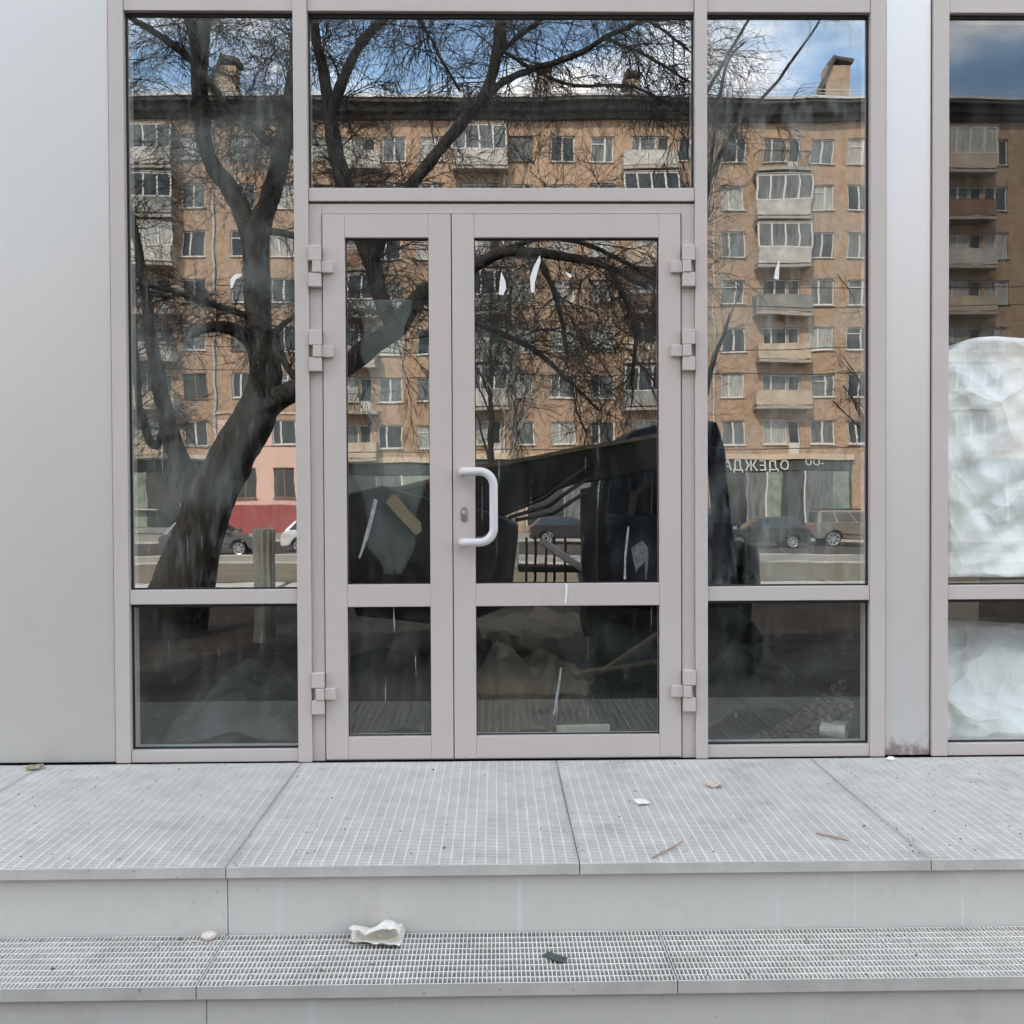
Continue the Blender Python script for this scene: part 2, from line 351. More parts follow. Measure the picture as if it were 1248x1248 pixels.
def pane(a, c, z0, z1, parent=shop, y=0.012, tilt=(0,0), **k):
    NP[0] += 1
    w_, h_ = c-a, z1-z0
    me = MB().box(-w_/2, w_/2, 0, 0.024, -h_/2, h_/2).mesh('glass_pane')
    me.materials.append(glass('shop_glass_%d' % NP[0], seed=NP[0]*1.37, **k)); me.materials.append(GEDGE)
    for f in me.polygons: f.material_index = 0 if f.normal.y < -0.5 else 1
    return link('glass_pane', me, parent, ((a+c)/2, y, (z0+z1)/2), (R_(tilt[0]), 0, R_(tilt[1])))
def window(a, c, lo=0.0497, dust=0.035, **k):
    transom(a, c, ZT, ZT2); transom(a, c, 0.620, 0.6765); transom(a, c, 0.0015, 0.0497)
    gasket(a, c, 0.6765, ZT); gasket(a, c, 0.0497, 0.620)
    pane(a+.002, c-.002, 0.678, ZT-.002, dust=dust, **k)
    pane(a+.002, c-.002, 0.0512, 0.6185, dust=0.035, low=0.06, streaks=2.0, wav=0.0006, refl_f=0.10 if 'refl_f' in k else 0.125, **{q: k[q] for q in ('tint',) if q in k})
window(-1.4263, -0.7729, streaks=1.5, dust=0.095, tilt=(0.04, 0.03))
window(0.8317, 1.4746, streaks=1.3, dust=0.16, tilt=(-0.02, -0.05), wav=0.0007)
window(1.7826, 2.955, dust=0.025, refl_f=0.11, tint=(0.99, 1.0, 0.995, 1), tilt=(-0.03, 0.03))
# over the door
transom(-0.7195, 0.7847, ZT, ZT2); transom(-0.7195, 0.7847, 2.1834, 2.2344, -0.022)
gasket(-0.7195, 0.7847, 2.2344, ZT, top=0.016)
pane(-0.7175, 0.7827, 2.236, ZT-.002, dust=0.018, tilt=(0.03, 0), streaks=0.5, refl_f=0.36)
# door frame
P('door_jamb', FRAME2, -0.7190, -0.6700, -0.012, 0.07, 0.0008, 2.176, 0.0015)
P('door_jamb', FRAME2, 0.7330, 0.7842, -0.012, 0.07, 0.0008, 2.176, 0.0015)
P('door_head', FRAME2, -0.6698, 0.7328, -0.012, 0.07, 2.137, 2.176, 0.0015)
P('threshold', GALVE, -0.6698, 0.7328, -0.004, 0.07, 0.0006, 0.004, 0)
P('door_stop', GASKET, -0.6698, 0.7328, 0.048, 0.066, 2.10, 2.1365, 0)

def door(xa, xb, ga, gb, label, hinge_x, sgn, handle):
    d = link('door', None, shop, ((xa+xb)/2, 0, 0.006)); d['label'] = label
    cx = (xa+xb)/2
    def q(name, x0, x1, z0, z1, y0=-0.020, y1=0.042):
        return MB().box(x0-cx, x1-cx, y0, y1, z0-0.006, z1-0.006).build(name, FRAME2, d, 0.0016)
    Z0, Z1 = 0.0075, 2.1335
    q('stile', xa, ga, Z0, Z1); q('stile', gb, xb, Z0, Z1)
    e = 0.0004
    q('rail', ga+e, gb-e, Z0, 0.0955, -0.0196); q('rail', ga+e, gb-e, 0.6054, 0.693, -0.0196); q('rail', ga+e, gb-e, 2.043, Z1, -0.0196)
    for z0, z1, kk in ((0.0955, 0.6054, dict(dust=0.032, low=0.05, streaks=1.8, refl_f=0.125)), (0.693, 2.043, dict(dust=0.022))):
        gk = gasket(ga-cx, gb-cx, z0-0.006, z1-0.006, 0.0, d, 0.003, 0.004)
        tl = (-0.10, 0.16) if sgn < 0 else (0.0, 0.0)
        pane(ga-cx+.0015, gb-cx-.0015, z0-.0045, z1-.0075, d, 0.008, tl, wav=0.0007, **kk)
    for (z0, z1) in ((1.8487, 2.0082), (1.5227, 1.6826), (0.1902, 0.3519)):
        h = z1-z0; hx = hinge_x-cx; zc = z0-0.006
        m = MB()
        def bx(x0, x1, a, c, y0):
            x0, x1 = (x0, x1) if sgn < 0 else (-x1, -x0)
            m.box(hx+x0, hx+x1, y0, -0.0125, zc+a*h, zc+c*h)
        bx(-0.024, 0.024, 0.635, 1.0, -0.046); bx(-0.024, 0.024, 0.0, 0.335, -0.046)
        bx(-0.008, 0.024, 0.345, 0.625, -0.050); bx(0.0243, 0.068, 0.345, 0.625, -0.038)
        m.build('hinge', FRAME2, d, 0.002)
    if handle:
        hx0, hx1 = -0.128-cx, -0.006-cx; za, zb = 0.858-0.006, 1.132-0.006
        yb, yo, r = -0.014, -0.075, 0.0165
        pts = [(hx0, yb, za), (hx0, yo+0.02, za), (hx0+0.012, yo, za)]
        rr = 0.055
        for k in range(9):
            a = -math.pi/2 + k*math.pi/16
            pts.append((hx1-rr+rr*math.cos(a), yo, za+rr+rr*math.sin(a)))
        for k in range(9):
            a = k*math.pi/16
            pts.append((hx1-rr+rr*math.cos(a), yo, zb-rr+rr*math.sin(a)))
        pts += [(hx0+0.012, yo, zb), (hx0, yo+0.02, zb), (hx0, yb, zb)]
        MB().tube(pts, r, 14).build('handle', HANDLE, d, 0, True)
        m = MB()
        esc = [(math.cos(a)*0.013, math.sin(a)*0.013+ (0.016 if math.sin(a) > 0 else -0.016)) for a in [2*math.pi*k/20 for k in range(20)]]
        m.prism([(-0.1215-cx+x, 0.965-0.006+z) for x, z in esc], -0.0235, -0.0196)
        e_ = m.build('lock_plate', STEELW, d, 0.0005)
        MB().lathe([(0.0085, -0.0265), (0.0085, -0.0236)], (-0.1215-cx, 0, 0.969), 'y', 16).build('lock_cylinder', GALVE, d)
        MB().box(-0.1225-cx, -0.1205-cx, -0.0272, -0.0266, 0.963, 0.975).build('keyhole', GASKET, d)
    return d
door(-0.6660, -0.1680, -0.5800, -0.2545, 'narrow left leaf of the double door with grey film behind its glass', -0.693, -1, False)
door(-0.1640, 0.7285, -0.0779, 0.6439, 'wide right leaf of the double door with white tube handle', 0.757, 1, True)
# ------------------------------------------------------------------ entrance steps
steps = thing('entrance_steps', 'grey metal entrance landing and step of open steel grating with sheet risers', 'steps')
YF, YR, YF2, YR2, ZS = -1.155, -1.132, -1.440, -1.418, -0.200
def grating(x0, x1, yb, yf, ztop, px_, py_, band, tb=0.0028, ty=0.003):
    gp = link('grating_panel', None, steps, ((x0+x1)/2, yf, ztop)); cx = (x0+x1)/2
    def loc(x, y, z): return (x-cx, y-yf, z-ztop)
    fr = MB(); dz = band
    fr.box(x0-cx, x1-cx, 0, 0.004, -dz, 0.0)                                   # front band
    fr.box(x0-cx, x0-cx+0.004, 0.0042, yb-yf, -0.034, 0.0004); fr.box(x1-cx-0.004, x1-cx, 0.0042, yb-yf, -0.034, 0.0004)
    fr.box(x0-cx+0.0042, x1-cx-0.0042, yb-yf-0.004, yb-yf, -0.034, 0.0)
    fr.build('edge_band', GALVE, gp, 0.0008)
    m = MB(); n = int(round((x1-x0)/px_)); 
    for i in range(1, n):
        x = x0-cx+(x1-x0)*i/n + random.uniform(-.0006, .0006); lean = random.uniform(-.0005, .0005)
        m.box(x-tb/2, x+tb/2, 0.0045, yb-yf-0.0045, -0.030, -0.0002+random.uniform(-.0005, 0.0002))
    k = int(round((yb-yf)/py_))
    for j in range(1, k):
        y = (yb-yf)*j/k
        m.box(x0-cx+0.0045, x1-cx-0.0045, y-ty/2, y+ty/2, -0.0285, -0.0010)
    tag(m.build('bar_mesh', GALV, gp), kind='stuff')
    return gp
JX = [-3.76+0.0, -2.758, -1.760, -0.762, 0.2335, 1.2335, 2.232, 3.23]
for a, c in zip(JX[:-1], JX[1:]):
    grating(a+0.0016, c-0.0016, -0.034, YF, 0.0, 0.0333, 0.0125, 0.031, 0.0045, 0.0042)
JX2 = [-3.22, -1.988, -0.764, 0.460, 1.684, 2.908]
for a, c in zip(JX2[:-1], JX2[1:]):
    grating(a+0.0014, c-0.0014, YR-0.004, YF2, ZS, 0.0113, 0.0325, 0.034, 0.0026, 0.005)
JR = [-3.76, -2.262, -0.763, 2.24, 3.6]
for a, c in zip(JR[:-1], JR[1:]):
    MB().box(a+0.0012, c-0.0012, YR, YR+0.02, -0.36, -0.0345).build('riser_panel', RISER, steps, 0.0012)
    MB().box(a+0.02, c+0.018, YR2, YR2+0.02, -0.66, ZS-0.0365).build('riser_panel', RISER, steps, 0.0012)
DARKU = mat('void_shade_dark', (0.045, 0.045, 0.042), 0.8)  # near-black colour paints the shade seen down the grating holes
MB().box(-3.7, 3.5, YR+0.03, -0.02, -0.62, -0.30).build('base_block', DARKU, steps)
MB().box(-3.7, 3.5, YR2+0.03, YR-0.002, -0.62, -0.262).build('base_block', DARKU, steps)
for a in JX[1:-1]:                                                              # bearers under the joints
    MB().box(a-0.02, a+0.02, YR+0.022, -0.03, -0.29, -0.036).build('bearer', GALVE, steps)

# ================================================================== APARTMENT BLOCK ACROSS THE STREET
BD = 61.0; BY = -BD
BRICK = mat('orange_brick', (0.46, 0.325, 0.22), 0.92, col2=(0.33, 0.22, 0.145), scale=2.2, bump=0.01, bscale=9)
CORN = mat('cornice_shade_grey', (0.07, 0.062, 0.055), 0.9, var=0.3, scale=1.2)  # shadow under the eaves put into a near-black colour, cowls share it
BELT = mat('cream_belt', (0.52, 0.42, 0.30), 0.9, var=0.1, scale=1.5)
PINK = mat('pink_render', (0.66, 0.44, 0.36), 0.9, var=0.07, scale=0.7)
REDP = mat('red_plinth', (0.30, 0.075, 0.07), 0.85, var=0.12, scale=0.9)
SHOPD = mat('dark_shopfront', (0.045, 0.05, 0.045), 0.6, var=0.2, scale=1.0)
ROOFM = mat('roof_tin', (0.47, 0.48, 0.48), 0.6, 0.2, var=0.1, scale=0.5)
WFR = mat('white_window_frame', (0.58, 0.56, 0.52), 0.6)
WFB = mat('brown_window_frame', (0.16, 0.10, 0.065), 0.6)
PD = mat('dark_window_glass', (0.035, 0.04, 0.04), 0.12)
PC = mat('curtained_glass', (0.33, 0.33, 0.30), 0.35, var=0.4, scale=2.5, stretch=(4, 1, 0.3))
PG = mat('grey_window_glass', (0.12, 0.13, 0.125), 0.2, var=0.5, scale=1.6, stretch=(3, 1, 0.5))
CHIM = mat('weathered_chimney', (0.33, 0.24, 0.165), 0.95, var=0.3, scale=2)
SLABM = mat('balcony_concrete', (0.33, 0.30, 0.26), 0.9, var=0.15, scale=1.5)
PAR_W = mat('white_parapet', (0.42, 0.40, 0.36), 0.8, var=0.3, scale=1.5)
PAR_C = mat('cream_parapet', (0.44, 0.36, 0.26), 0.8, var=0.25, scale=1.5)
PAR_G = mat('grey_parapet', (0.22, 0.22, 0.20), 0.8, var=0.3, scale=1.5)
PAR_B = mat('brown_parapet', (0.22, 0.13, 0.08), 0.8, var=0.2, scale=1.5)
RAILM = mat('rail_iron', (0.05, 0.045, 0.04), 0.6)
weather(BRICK, light=(0.50, 0.38, 0.27), dark=(0.17, 0.11, 0.07), la=0.35, da=0.62, lth=0.56, dth=0.47, sx=1.6); weather(CORN, la=0.0, da=0.4, dth=0.5, dark=(0.02, 0.02, 0.02))
apt = thing('apartment_building', 'eight storey orange brick apartment block with balconies and shops along the street', 'building', (0, BY, -1.39))
AZ = 1.39
zc = [4.92 + 2.975*k + AZ for k in range(7)]        # window centres, local z
colsW = [-135, -82, 20, 72, 124, 240, 300, 348, 392, 483, 530, 637, 687, 735, 842, 892, 1000, 1045, 1100, 1215, 1265, 1360, 1412, 1500, 1552, 1604]
colsB = [-190, -30, 185, 434, 585, 790, 947, 1172, 1312, 1456, 1660]
X0, X1 = -46.0, 60.0
HW, HH = 0.76, 0.78
holes = []
for px in colsW:
    x = rx(px, BD)
    for k, z in enumerate(zc): holes.append((x-HW, x+HW, z-HH, z+HH, 'w', k, px))
for px in colsB:
    x = rx(px, BD)
    for k, z in enumerate(zc): holes.append((x-1.0, x+0.55, z-HH, z+HH, 'w', k, px)); holes.append((x+0.60, x+1.35, z-1.45, z+HH, 'd', k, px))
pinkL, pinkR = rx(262, BD), rx(412, BD)
for px in (300, 348, 395):
    x = rx(px, BD); holes.append((x-0.68, x+0.68, 1.75+1.39-1.0, 1.75+1.39+0.95, 'w', -1, px))
xb = sorted(set([X0, X1, pinkL, pinkR] + [h[0] for h in holes] + [h[1] for h in holes]))
ZTOP = 25.3 + AZ
zb = sorted(set([0, 4.55, 1.75, ZTOP] + [h[2] for h in holes] + [h[3] for h in holes]))
import bisect
hset = set()
for h in holes:
    for i in range(bisect.bisect_left(xb, h[0]-1e-6), bisect.bisect_left(xb, h[1]-1e-6)):
        for j in range(bisect.bisect_left(zb, h[2]-1e-6), bisect.bisect_left(zb, h[3]-1e-6)): hset.add((i, j))
wall = MB(); wp = MB(); wr = MB()
for i in range(len(xb)-1):
    for j in range(len(zb)-1):
        if (i, j) in hset: continue
        xm, zm = (xb[i]+xb[i+1])/2, (zb[j]+zb[j+1])/2
        t = wall
        if pinkL < xm < pinkR and zm < 4.55+2.9: t = wp if zm > 1.75 else wr
        if t is wr: t.quad((xb[i], 0.06, zb[j]), (xb[i+1], 0.06, zb[j]), (xb[i+1], 0.06, zb[j+1]), (xb[i], 0.06, zb[j+1]))
        else: t.quad((xb[i], 0, zb[j]), (xb[i+1], 0, zb[j]), (xb[i+1], 0, zb[j+1]), (xb[i], 0, zb[j+1]))
for h in holes:
    a, c, z0, z1 = h[:4]; D = -0.22
    t = wp if (pinkL < (a+c)/2 < pinkR and z0 < 6.9) else wall
    t.quad((a,0,z0),(a,D,z0),(a,D,z1),(a,0,z1)); t.quad((c,0,z0),(c,0,z1),(c,D,z1),(c,D,z0))
    t.quad((a,0,z1),(a,D,z1),(c,D,z1),(c,0,z1)); t.quad((a,0,z0),(c,0,z0),(c,D,z0),(a,D,z0))
wr.quad((pinkL, 0.06, 1.75), (pinkR, 0.06, 1.75), (pinkR, 0, 1.75), (pinkL, 0, 1.75))
wall.box(X0, X1, -14, -0.5, 0, ZTOP)
wall.build('wall', BRICK, apt); wp.build('rendered_wall', PINK, apt); wr.build('plinth', REDP, apt)
MB().box(pinkL, pinkR, 0.002, 0.10, 6.9+0.55, 7.05+0.55).build('belt_course', BELT, apt)
# cornice, eaves and roof
cm = MB().box(X0-.2, X1+.2, -0.4, 0.35, ZTOP-0.75, ZTOP-0.42).box(X0-.4, X1+.4, -0.4, 0.85, ZTOP-0.42, ZTOP).box(X0-.6, X1+.6, -0.4, 1.35, ZTOP, ZTOP+0.22)
cm.build('cornice', CORN, apt)
rf = MB(); rf.prism([(1.45, ZTOP+0.225), (1.45, ZTOP+0.40), (-7, ZTOP+2.3), (-15, ZTOP+0.40), (-15, ZTOP+0.225)], X0-.7, X1+.7)
rf.v = [(y, x, z) for x, y, z in rf.v]
roof = rf.build('roof', ROOFM, apt)
gm = MB()
x = X0
while x < X1:
    gm.box(x, x+0.05, 1.0, 1.05, ZTOP+0.42, ZTOP+1.0); x += 2.2
gm.box(X0, X1, 1.01, 1.04, ZTOP+0.92, ZTOP+0.96).box(X0, X1, 1.01, 1.04, ZTOP+0.68, ZTOP+0.71)
gm.build('roof_railing', ROOFM, apt)
for px, hh, ww, yy in ((283, 3.4, 1.5, -3), (664, 2.9, 0.9, -3), (766, 2.1, 1.1, -2), (1016, 3.5, 1.6, -3), (1330, 3.2, 1.5, -3), (60, 3.2, 1.4, -3)):
    x = rx(px, BD+3)
    c = MB().box(x-ww/2, x+ww/2, yy-0.6, yy+0.6, ZTOP+0.6, ZTOP+hh+0.3).build('chimney', BELT if ww < 1.4 else CHIM, roof)
    m = MB(); m.prism([(x-ww*0.85, ZTOP+hh*0.55), (x-ww*0.2, ZTOP+hh+0.95), (x+ww*0.65, ZTOP+hh+0.72), (x+ww*0.6, ZTOP+hh+0.45), (x-ww*0.1, ZTOP+hh+0.75), (x-ww*0.75, ZTOP+hh*0.55)], yy-0.7, yy+0.7)
    m.build('chimney_cowl', CORN, roof)
#windows: shared meshes, frame with mullion > pane
def wmesh(w_, h_, style, fm):
    t = 0.085; m = MB()
    m.box(-w_, -w_+t, -0.06, 0.0, -h_, h_).box(w_-t, w_, -0.06, 0.0, -h_, h_).box(-w_+t, w_-t, -0.06, 0.0, -h_, -h_+t).box(-w_+t, w_-t, -0.06, 0, h_-t, h_)
    xm = {0: 0.0, 1: -w_*0.28, 2: w_*0.25}[style]
    m.box(xm-0.055, xm+0.055, -0.06, 0.012, -h_+t, h_-t)
    if style == 2: m.box(-w_+t, xm-0.055, -0.05, 0.008, h_*0.42-0.03, h_*0.42+0.03)
    m.box(-w_-0.06, w_+0.06, 0.01, 0.26, -h_-0.05, -h_+0.0)
    return m.mesh('window', fm)
WM = [wmesh(HW, HH, s, f) for s in (0, 1, 2) for f in (WFR,)] + [wmesh(HW, HH, 0, WFB)]
WMB = [wmesh(0.775, HH, s, WFR) for s in (0, 1)]
WMG = [wmesh(0.68, 0.975, 0, WFB)]
pm = {}
def pmesh(w_, h_, m):
    k = (w_, h_, m.name)
    if k not in pm: pm[k] = MB().box(-w_+.02, w_-.02, -0.10, -0.045, -h_+.02, h_-.02).mesh('pane', m)
    return pm[k]
dm = MB(); dm.box(-0.375, -0.30, -0.06, 0, -1.1, 1.1).box(0.30, 0.375, -0.06, 0, -1.1, 1.1).box(-0.30, 0.30, -0.06, 0, 1.02, 1.1).box(-0.30, 0.30, -0.05, -0.005, -1.1, -0.35)
DM = dm.mesh('balcony_door', WFR)
rng = random.Random(11)
for a, c, z0, z1, kd, k, px in holes:
    loc = ((a+c)/2, -0.13, (z0+z1)/2)
    pmat = rng.choice([PD, PG, PG, PC, PC])
    if kd == 'w':
        if k == -1: o = link('window', WMG[0], apt, loc); link('pane', pmesh(0.68, 0.975, PD), o)
        elif px in colsB: o = link('window', rng.choice(WMB), apt, loc); link('pane', pmesh(0.775, HH, pmat), o)
        else: o = link('window', rng.choice(WM[:3]*2+WM[3:]), apt, loc); link('pane', pmesh(HW, HH, pmat), o)
    else:
        o = link('balcony_door', DM, apt, loc); link('pane', MB().box(-0.29, 0.29, -0.10, -0.055, -0.34, 1.0).mesh('pane', PD) if ('dp', 0) not in pm else pm[('dp', 0)], o)
        pm[('dp', 0)] = o.children[0].data
# balconies
W2, DP = 1.72, 1.15
slab_m = MB().box(-W2, W2, 0.002, DP, -0.18, 0.0).mesh('slab', SLABM)
def par_mesh(m): return MB().box(-W2+.04, W2-.04, DP-0.07, DP-0.02, 0.08, 1.02).box(-W2+.03, -W2+.08, 0.003, DP-0.075, 0.08, 1.02).box(W2-.08, W2-.03, 0.003, DP-0.075, 0.08, 1.02).mesh('parapet', m)
PARS = {m.name: par_mesh(m) for m in (PAR_W, PAR_C, PAR_G, PAR_B)}
rl = MB()
for i in range(22): rl.box(-W2+.05+i*0.158, -W2+.075+i*0.158, DP-0.06, DP-0.035, 0.0, 1.0)
rl.box(-W2+.02, W2-.02, DP-0.07, DP-0.02, 1.0, 1.05); rl.box(-W2+.02, -W2+.06, 0.003, DP-0.07, 1.0, 1.05).box(W2-.06, W2-.02, 0.003, DP-0.07, 1.0, 1.05)
RAIL = rl.mesh('railing', RAILM)
gz_m = MB(); H1 = 2.45
for xx in (-W2+.05, -W2*0.5, 0.0, W2*0.5, W2-.05): gz_m.box(xx-0.05, xx+0.05, DP-0.09, DP-0.01, 1.03, H1)
gz_m.box(-W2, W2, DP-0.092, DP-0.008, H1, H1+0.09).box(-W2, W2, DP-0.092, DP-0.008, 1.022, 1.09)
for sx in (-W2+.03, W2-.10): gz_m.box(sx, sx+0.07, 0.003, DP-0.093, H1, H1+0.09).box(sx, sx+0.07, 0.003, DP-0.093, 1.022, 1.09)
GLZ = gz_m.mesh('glazing_frame', WFR)
gp_ = [MB().box(-W2+.06, W2-.06, DP-0.06, DP-0.04, 1.09, H1).mesh('pane', m) for m in (PG, PC, PD)]
canm = MB().box(-W2-.05, W2+.05, 0.003, DP+0.05, H1+0.10, H1+0.16).mesh('canopy', SLABM)
plan = {185: 'GgWrwwc', 434: 'wrbgwrw', 585: 'GwrgwGw', 790: 'wgwbwgr', 947: 'rGGwwwb', 1172: 'cbwwrgg'}
for px in colsB:
    x = rx(px, BD); st = plan.get(px, 'wGrwgcw')
    for fl in range(7):
        k = 6-fl; ch = st[fl]
        if k == 0 and px in (947, 585): continue
        o = link('balcony', None, apt, (x+0.1, 0, zc[k]-1.42)); link('slab', slab_m, o)
        if ch in 'GgcW':
            link('parapet', PARS[{'G': PAR_W, 'g': PAR_G, 'c': PAR_C, 'W': PAR_W}[ch].name], o)
            if ch != 'c' or k > 3: link('glazing_frame', GLZ, o); link('pane', gp_[{'G': 0, 'g': 2, 'c': 1, 'W': 1}[ch]], o); link('canopy', canm, o)
        elif ch == 'w': link('parapet', PARS[rng.choice([PAR_W, PAR_G, PAR_C]).name], o)
        elif ch == 'b': link('parapet', PARS[PAR_B.name], o); link('railing', RAIL, o)
        else: link('railing', RAIL, o)
# downpipes
for px in (265, 615, 868, 1128):
    MB().tube([(rx(px, BD), 0.12, 4.6), (rx(px, BD), 0.12, ZTOP-0.8)], 0.07, 8).build('downpipe', ROOFM, apt)
# shops on the ground floor
def shopfront(pxa, pxb, cols):
    xa, xb_ = rx(pxa, BD), rx(pxb, BD)
    s = link('shopfront', None, apt, (xa, 0, 0))
    W_ = xb_-xa
    MB().box(0, W_, 0.004, 0.12, 0.10, 4.60).build('backing', SHOPD, s)
    MB().box(-0.1, W_+0.1, 0.004, 0.34, 4.61, 4.95).build('belt_course', BELT, s)
    MB().box(0, W_, 0.121, 0.20, 3.92, 4.57).build('fascia', SHOPD, s)
    x = 0.1; i = 0
    while x < W_-0.4:
        wd = cols[i % len(cols)]; wd = min(wd, W_-x-0.1)
        pn = MB().box(x+.05, x+wd-.05, 0.121, 0.15, 0.45, 3.86).build('display_pane', [PD, PG, GREENG][i % 3], s)
        MB().box(x-.05, x+.045, 0.122, 0.19, 0.2, 3.88).build('display_post', PAR_G if i % 2 else WFR, s)
        x += wd; i += 1
    MB().box(0, W_, 0.122, 0.24, 0.05, 0.4).build('stall_riser', PAR_G, s)
GREENG = mat('greenish_display', (0.20, 0.24, 0.19), 0.3, var=0.4, scale=1.5)
shopfront(60, 258, [2.2, 1.5, 2.4]); shopfront(870, 1036, [1.9, 1.2, 0.9, 1.6]); shopfront(640, 860, [2.4, 1.8]); shopfront(1090, 1400, [2.2, 1.4]); shopfront(425, 630, [2.0, 1.6])
MB().box(rx(140, BD), rx(225, BD), 0.345, 1.1, 4.70, 4.82).build('shop_canopy', PAR_W, apt)
MB().box(rx(222, BD)+0.6, rx(262, BD), 0.345, 1.1, 4.70, 4.81).build('shop_canopy', PAR_W, apt)
MB().box(rx(160, BD), rx(196, BD), 0.24, 0.6, 1.45, 1.53).build('sill_ledge', PAR_W, apt)
SIGNW = mat('sign_letter_white', (0.60, 0.60, 0.58), 0.6)
def sign(txt, px, py, size):
    cu = bpy.data.curves.new('sign', 'FONT'); cu.body = txt; cu.size = size; cu.extrude = 0.04; cu.align_x = 'CENTER'; cu.align_y = 'CENTER'; cu.space_character = 1.12
    tmp = bpy.data.objects.new('tmp', cu); COL.objects.link(tmp)
    me = bpy.data.meshes.new_from_object(tmp.evaluated_get(bpy.context.evaluated_depsgraph_get())); bpy.data.objects.remove(tmp)
    me.materials.clear(); me.materials.append(SIGNW)
    p = refl(px, py, BD)
    o = link('shop_sign', me, apt, (p.x, 0.245, p.z+AZ), (R_(90), 0, R_(180)))
    o['label'] = 'raised white shop sign letters above the display windows'
sign('ОДЕЖДА', 919, 567, 0.86); sign('-ОО', 990, 563, 0.62)

# ================================================================== BARE TREES
BARK = mat('dark_bark', (0.045, 0.040, 0.033), 0.95, col2=(0.005, 0.005, 0.004), scale=20, bump=0.03, bscale=22, stretch=(1, 1, 0.22))
TWIG = mat('twig_bark', (0.024, 0.021, 0.018), 0.95)
BIRCH = mat('pale_bark', (0.34, 0.32, 0.27), 0.9, col2=(0.10, 0.09, 0.08), scale=6, stretch=(1, 1, 0.5))
def smoothpath(P, sub=7):
    out = []
    n = len(P)
    for i in range(n-1):
        p0, p1, p2, p3 = P[max(i-1, 0)], P[i], P[i+1], P[min(i+2, n-1)]
        for s in range(sub):
            t = s/sub
            out.append(tuple(0.5*((2*p1[k]) + (-p0[k]+p2[k])*t + (2*p0[k]-5*p1[k]+4*p2[k]-p3[k])*t*t + (-p0[k]+3*p1[k]-3*p2[k]+p3[k])*t**3) for k in range(4)))
    out.append(P[-1]); return out
def limb_pts(lst):
    P = []
    for px, py, d, r in lst:
        q = refl(px, py, d); P.append((q.x, q.y, q.z, r/rs(d)))
    return smoothpath(P)
def twigs(mb, rng, p, direction, length, r, level, droop, dens):
    n = max(3, int(4 + length*2)); pts = [Vector(p)]; d = Vector(direction).normalized(); rad = [r]
    for i in range(n):
        d = (d + Vector((rng.uniform(-1, 1), rng.uniform(-1, 1), rng.uniform(-1, 1)))*0.28 + Vector((0, 0, -droop))*0.16).normalized()
        pts.append(pts[-1] + d*(length/n)); rad.append(max(r*(1-0.65*(i+1)/n), 0.0018))
    mb.tube(pts, rad, 4 if level == 0 else 3, False)
    if level < 2:
        k = int(dens[level]*length + rng.random())
        for _ in range(k):
            t = rng.uniform(0.15, 1.0); i = min(int(t*n), n-1); q = pts[i].lerp(pts[i+1], t*n-i)
            ax = Vector((rng.gauss(0, 1), rng.gauss(0, 1), rng.gauss(0, 1))).normalized()
            dd = ((pts[i+1]-pts[i]).normalized()*0.9 + ax*0.75).normalized()
            twigs(mb, rng, q, dd, length*rng.uniform(0.3, 0.62), r*0.62, level+1, droop*1.25, dens)
def bare_tree(name, label, limbs, d, per_m, L1, dens, seed, droop=0.35, rt_=0.009, bark=None, group=None, rmax=0.12):
    rng = random.Random(seed)
    t = thing(name, label, 'tree', refl(limbs[0][0][0], 602, limbs[0][0][2]), group)
    t.location.z = gz(t.location.y)
    trunk = MB(); crown = MB(); loc = Vector(t.location)
    for li, lst in enumerate(limbs):
        P = limb_pts(lst)
        if li == 0:                                  # root flare reaching into the ground
            a = Vector(P[0][:3]); gz_ = gz(a.y)
            base = [(a.x-(P[1][0]-P[0][0])*0.3, a.y, gz_-0.15, P[0][3]*1.35)] if a.z > gz_-0.1 else []
            P = base + P
        trunk.tube([Vector(p[:3])-loc for p in P], [p[3] for p in P], 18 if P[0][3] > 0.06 else 6)
        for i in range(len(P)-1):
            a, c = Vector(P[i][:3]), Vector(P[i+1][:3]); ln = (c-a).length
            if P[i][3] > rmax: continue
            k = per_m*ln; k = int(k) + (rng.random() < k-int(k))
            for _ in range(k):
                q = a.lerp(c, rng.random())
                ax = Vector((rng.gauss(0, 1), rng.gauss(0, 1), rng.gauss(0, 0.8)+0.15)).normalized()
                dd = ((c-a).normalized()*0.55 + ax).normalized()
                twigs(crown, rng, q-loc, dd, L1*rng.uniform(0.45, 1.25), rt_*rng.uniform(0.6, 1.2), 0, droop, dens)
    trunk.v = [tuple(Vector(v) + Vector((mno.noise((v[0]*9, v[1]*9, v[2]*1.6)), mno.noise((v[0]*9+5, v[1]*9, v[2]*1.6)), 0))*(0.022 if d < 12 else 0.0) + Vector((mno.noise((v[0]*26, v[1]*26, v[2]*5)), mno.noise((v[0]*26+5, v[1]*26, v[2]*5)), 0))*(0.010 if d < 12 else 0.0)) for v in trunk.v]
    trunk.build('trunk', bark or BARK, t, 0, True)
    tag(crown.build('crown', TWIG, t), kind='stuff')
    return t
T = 8.0
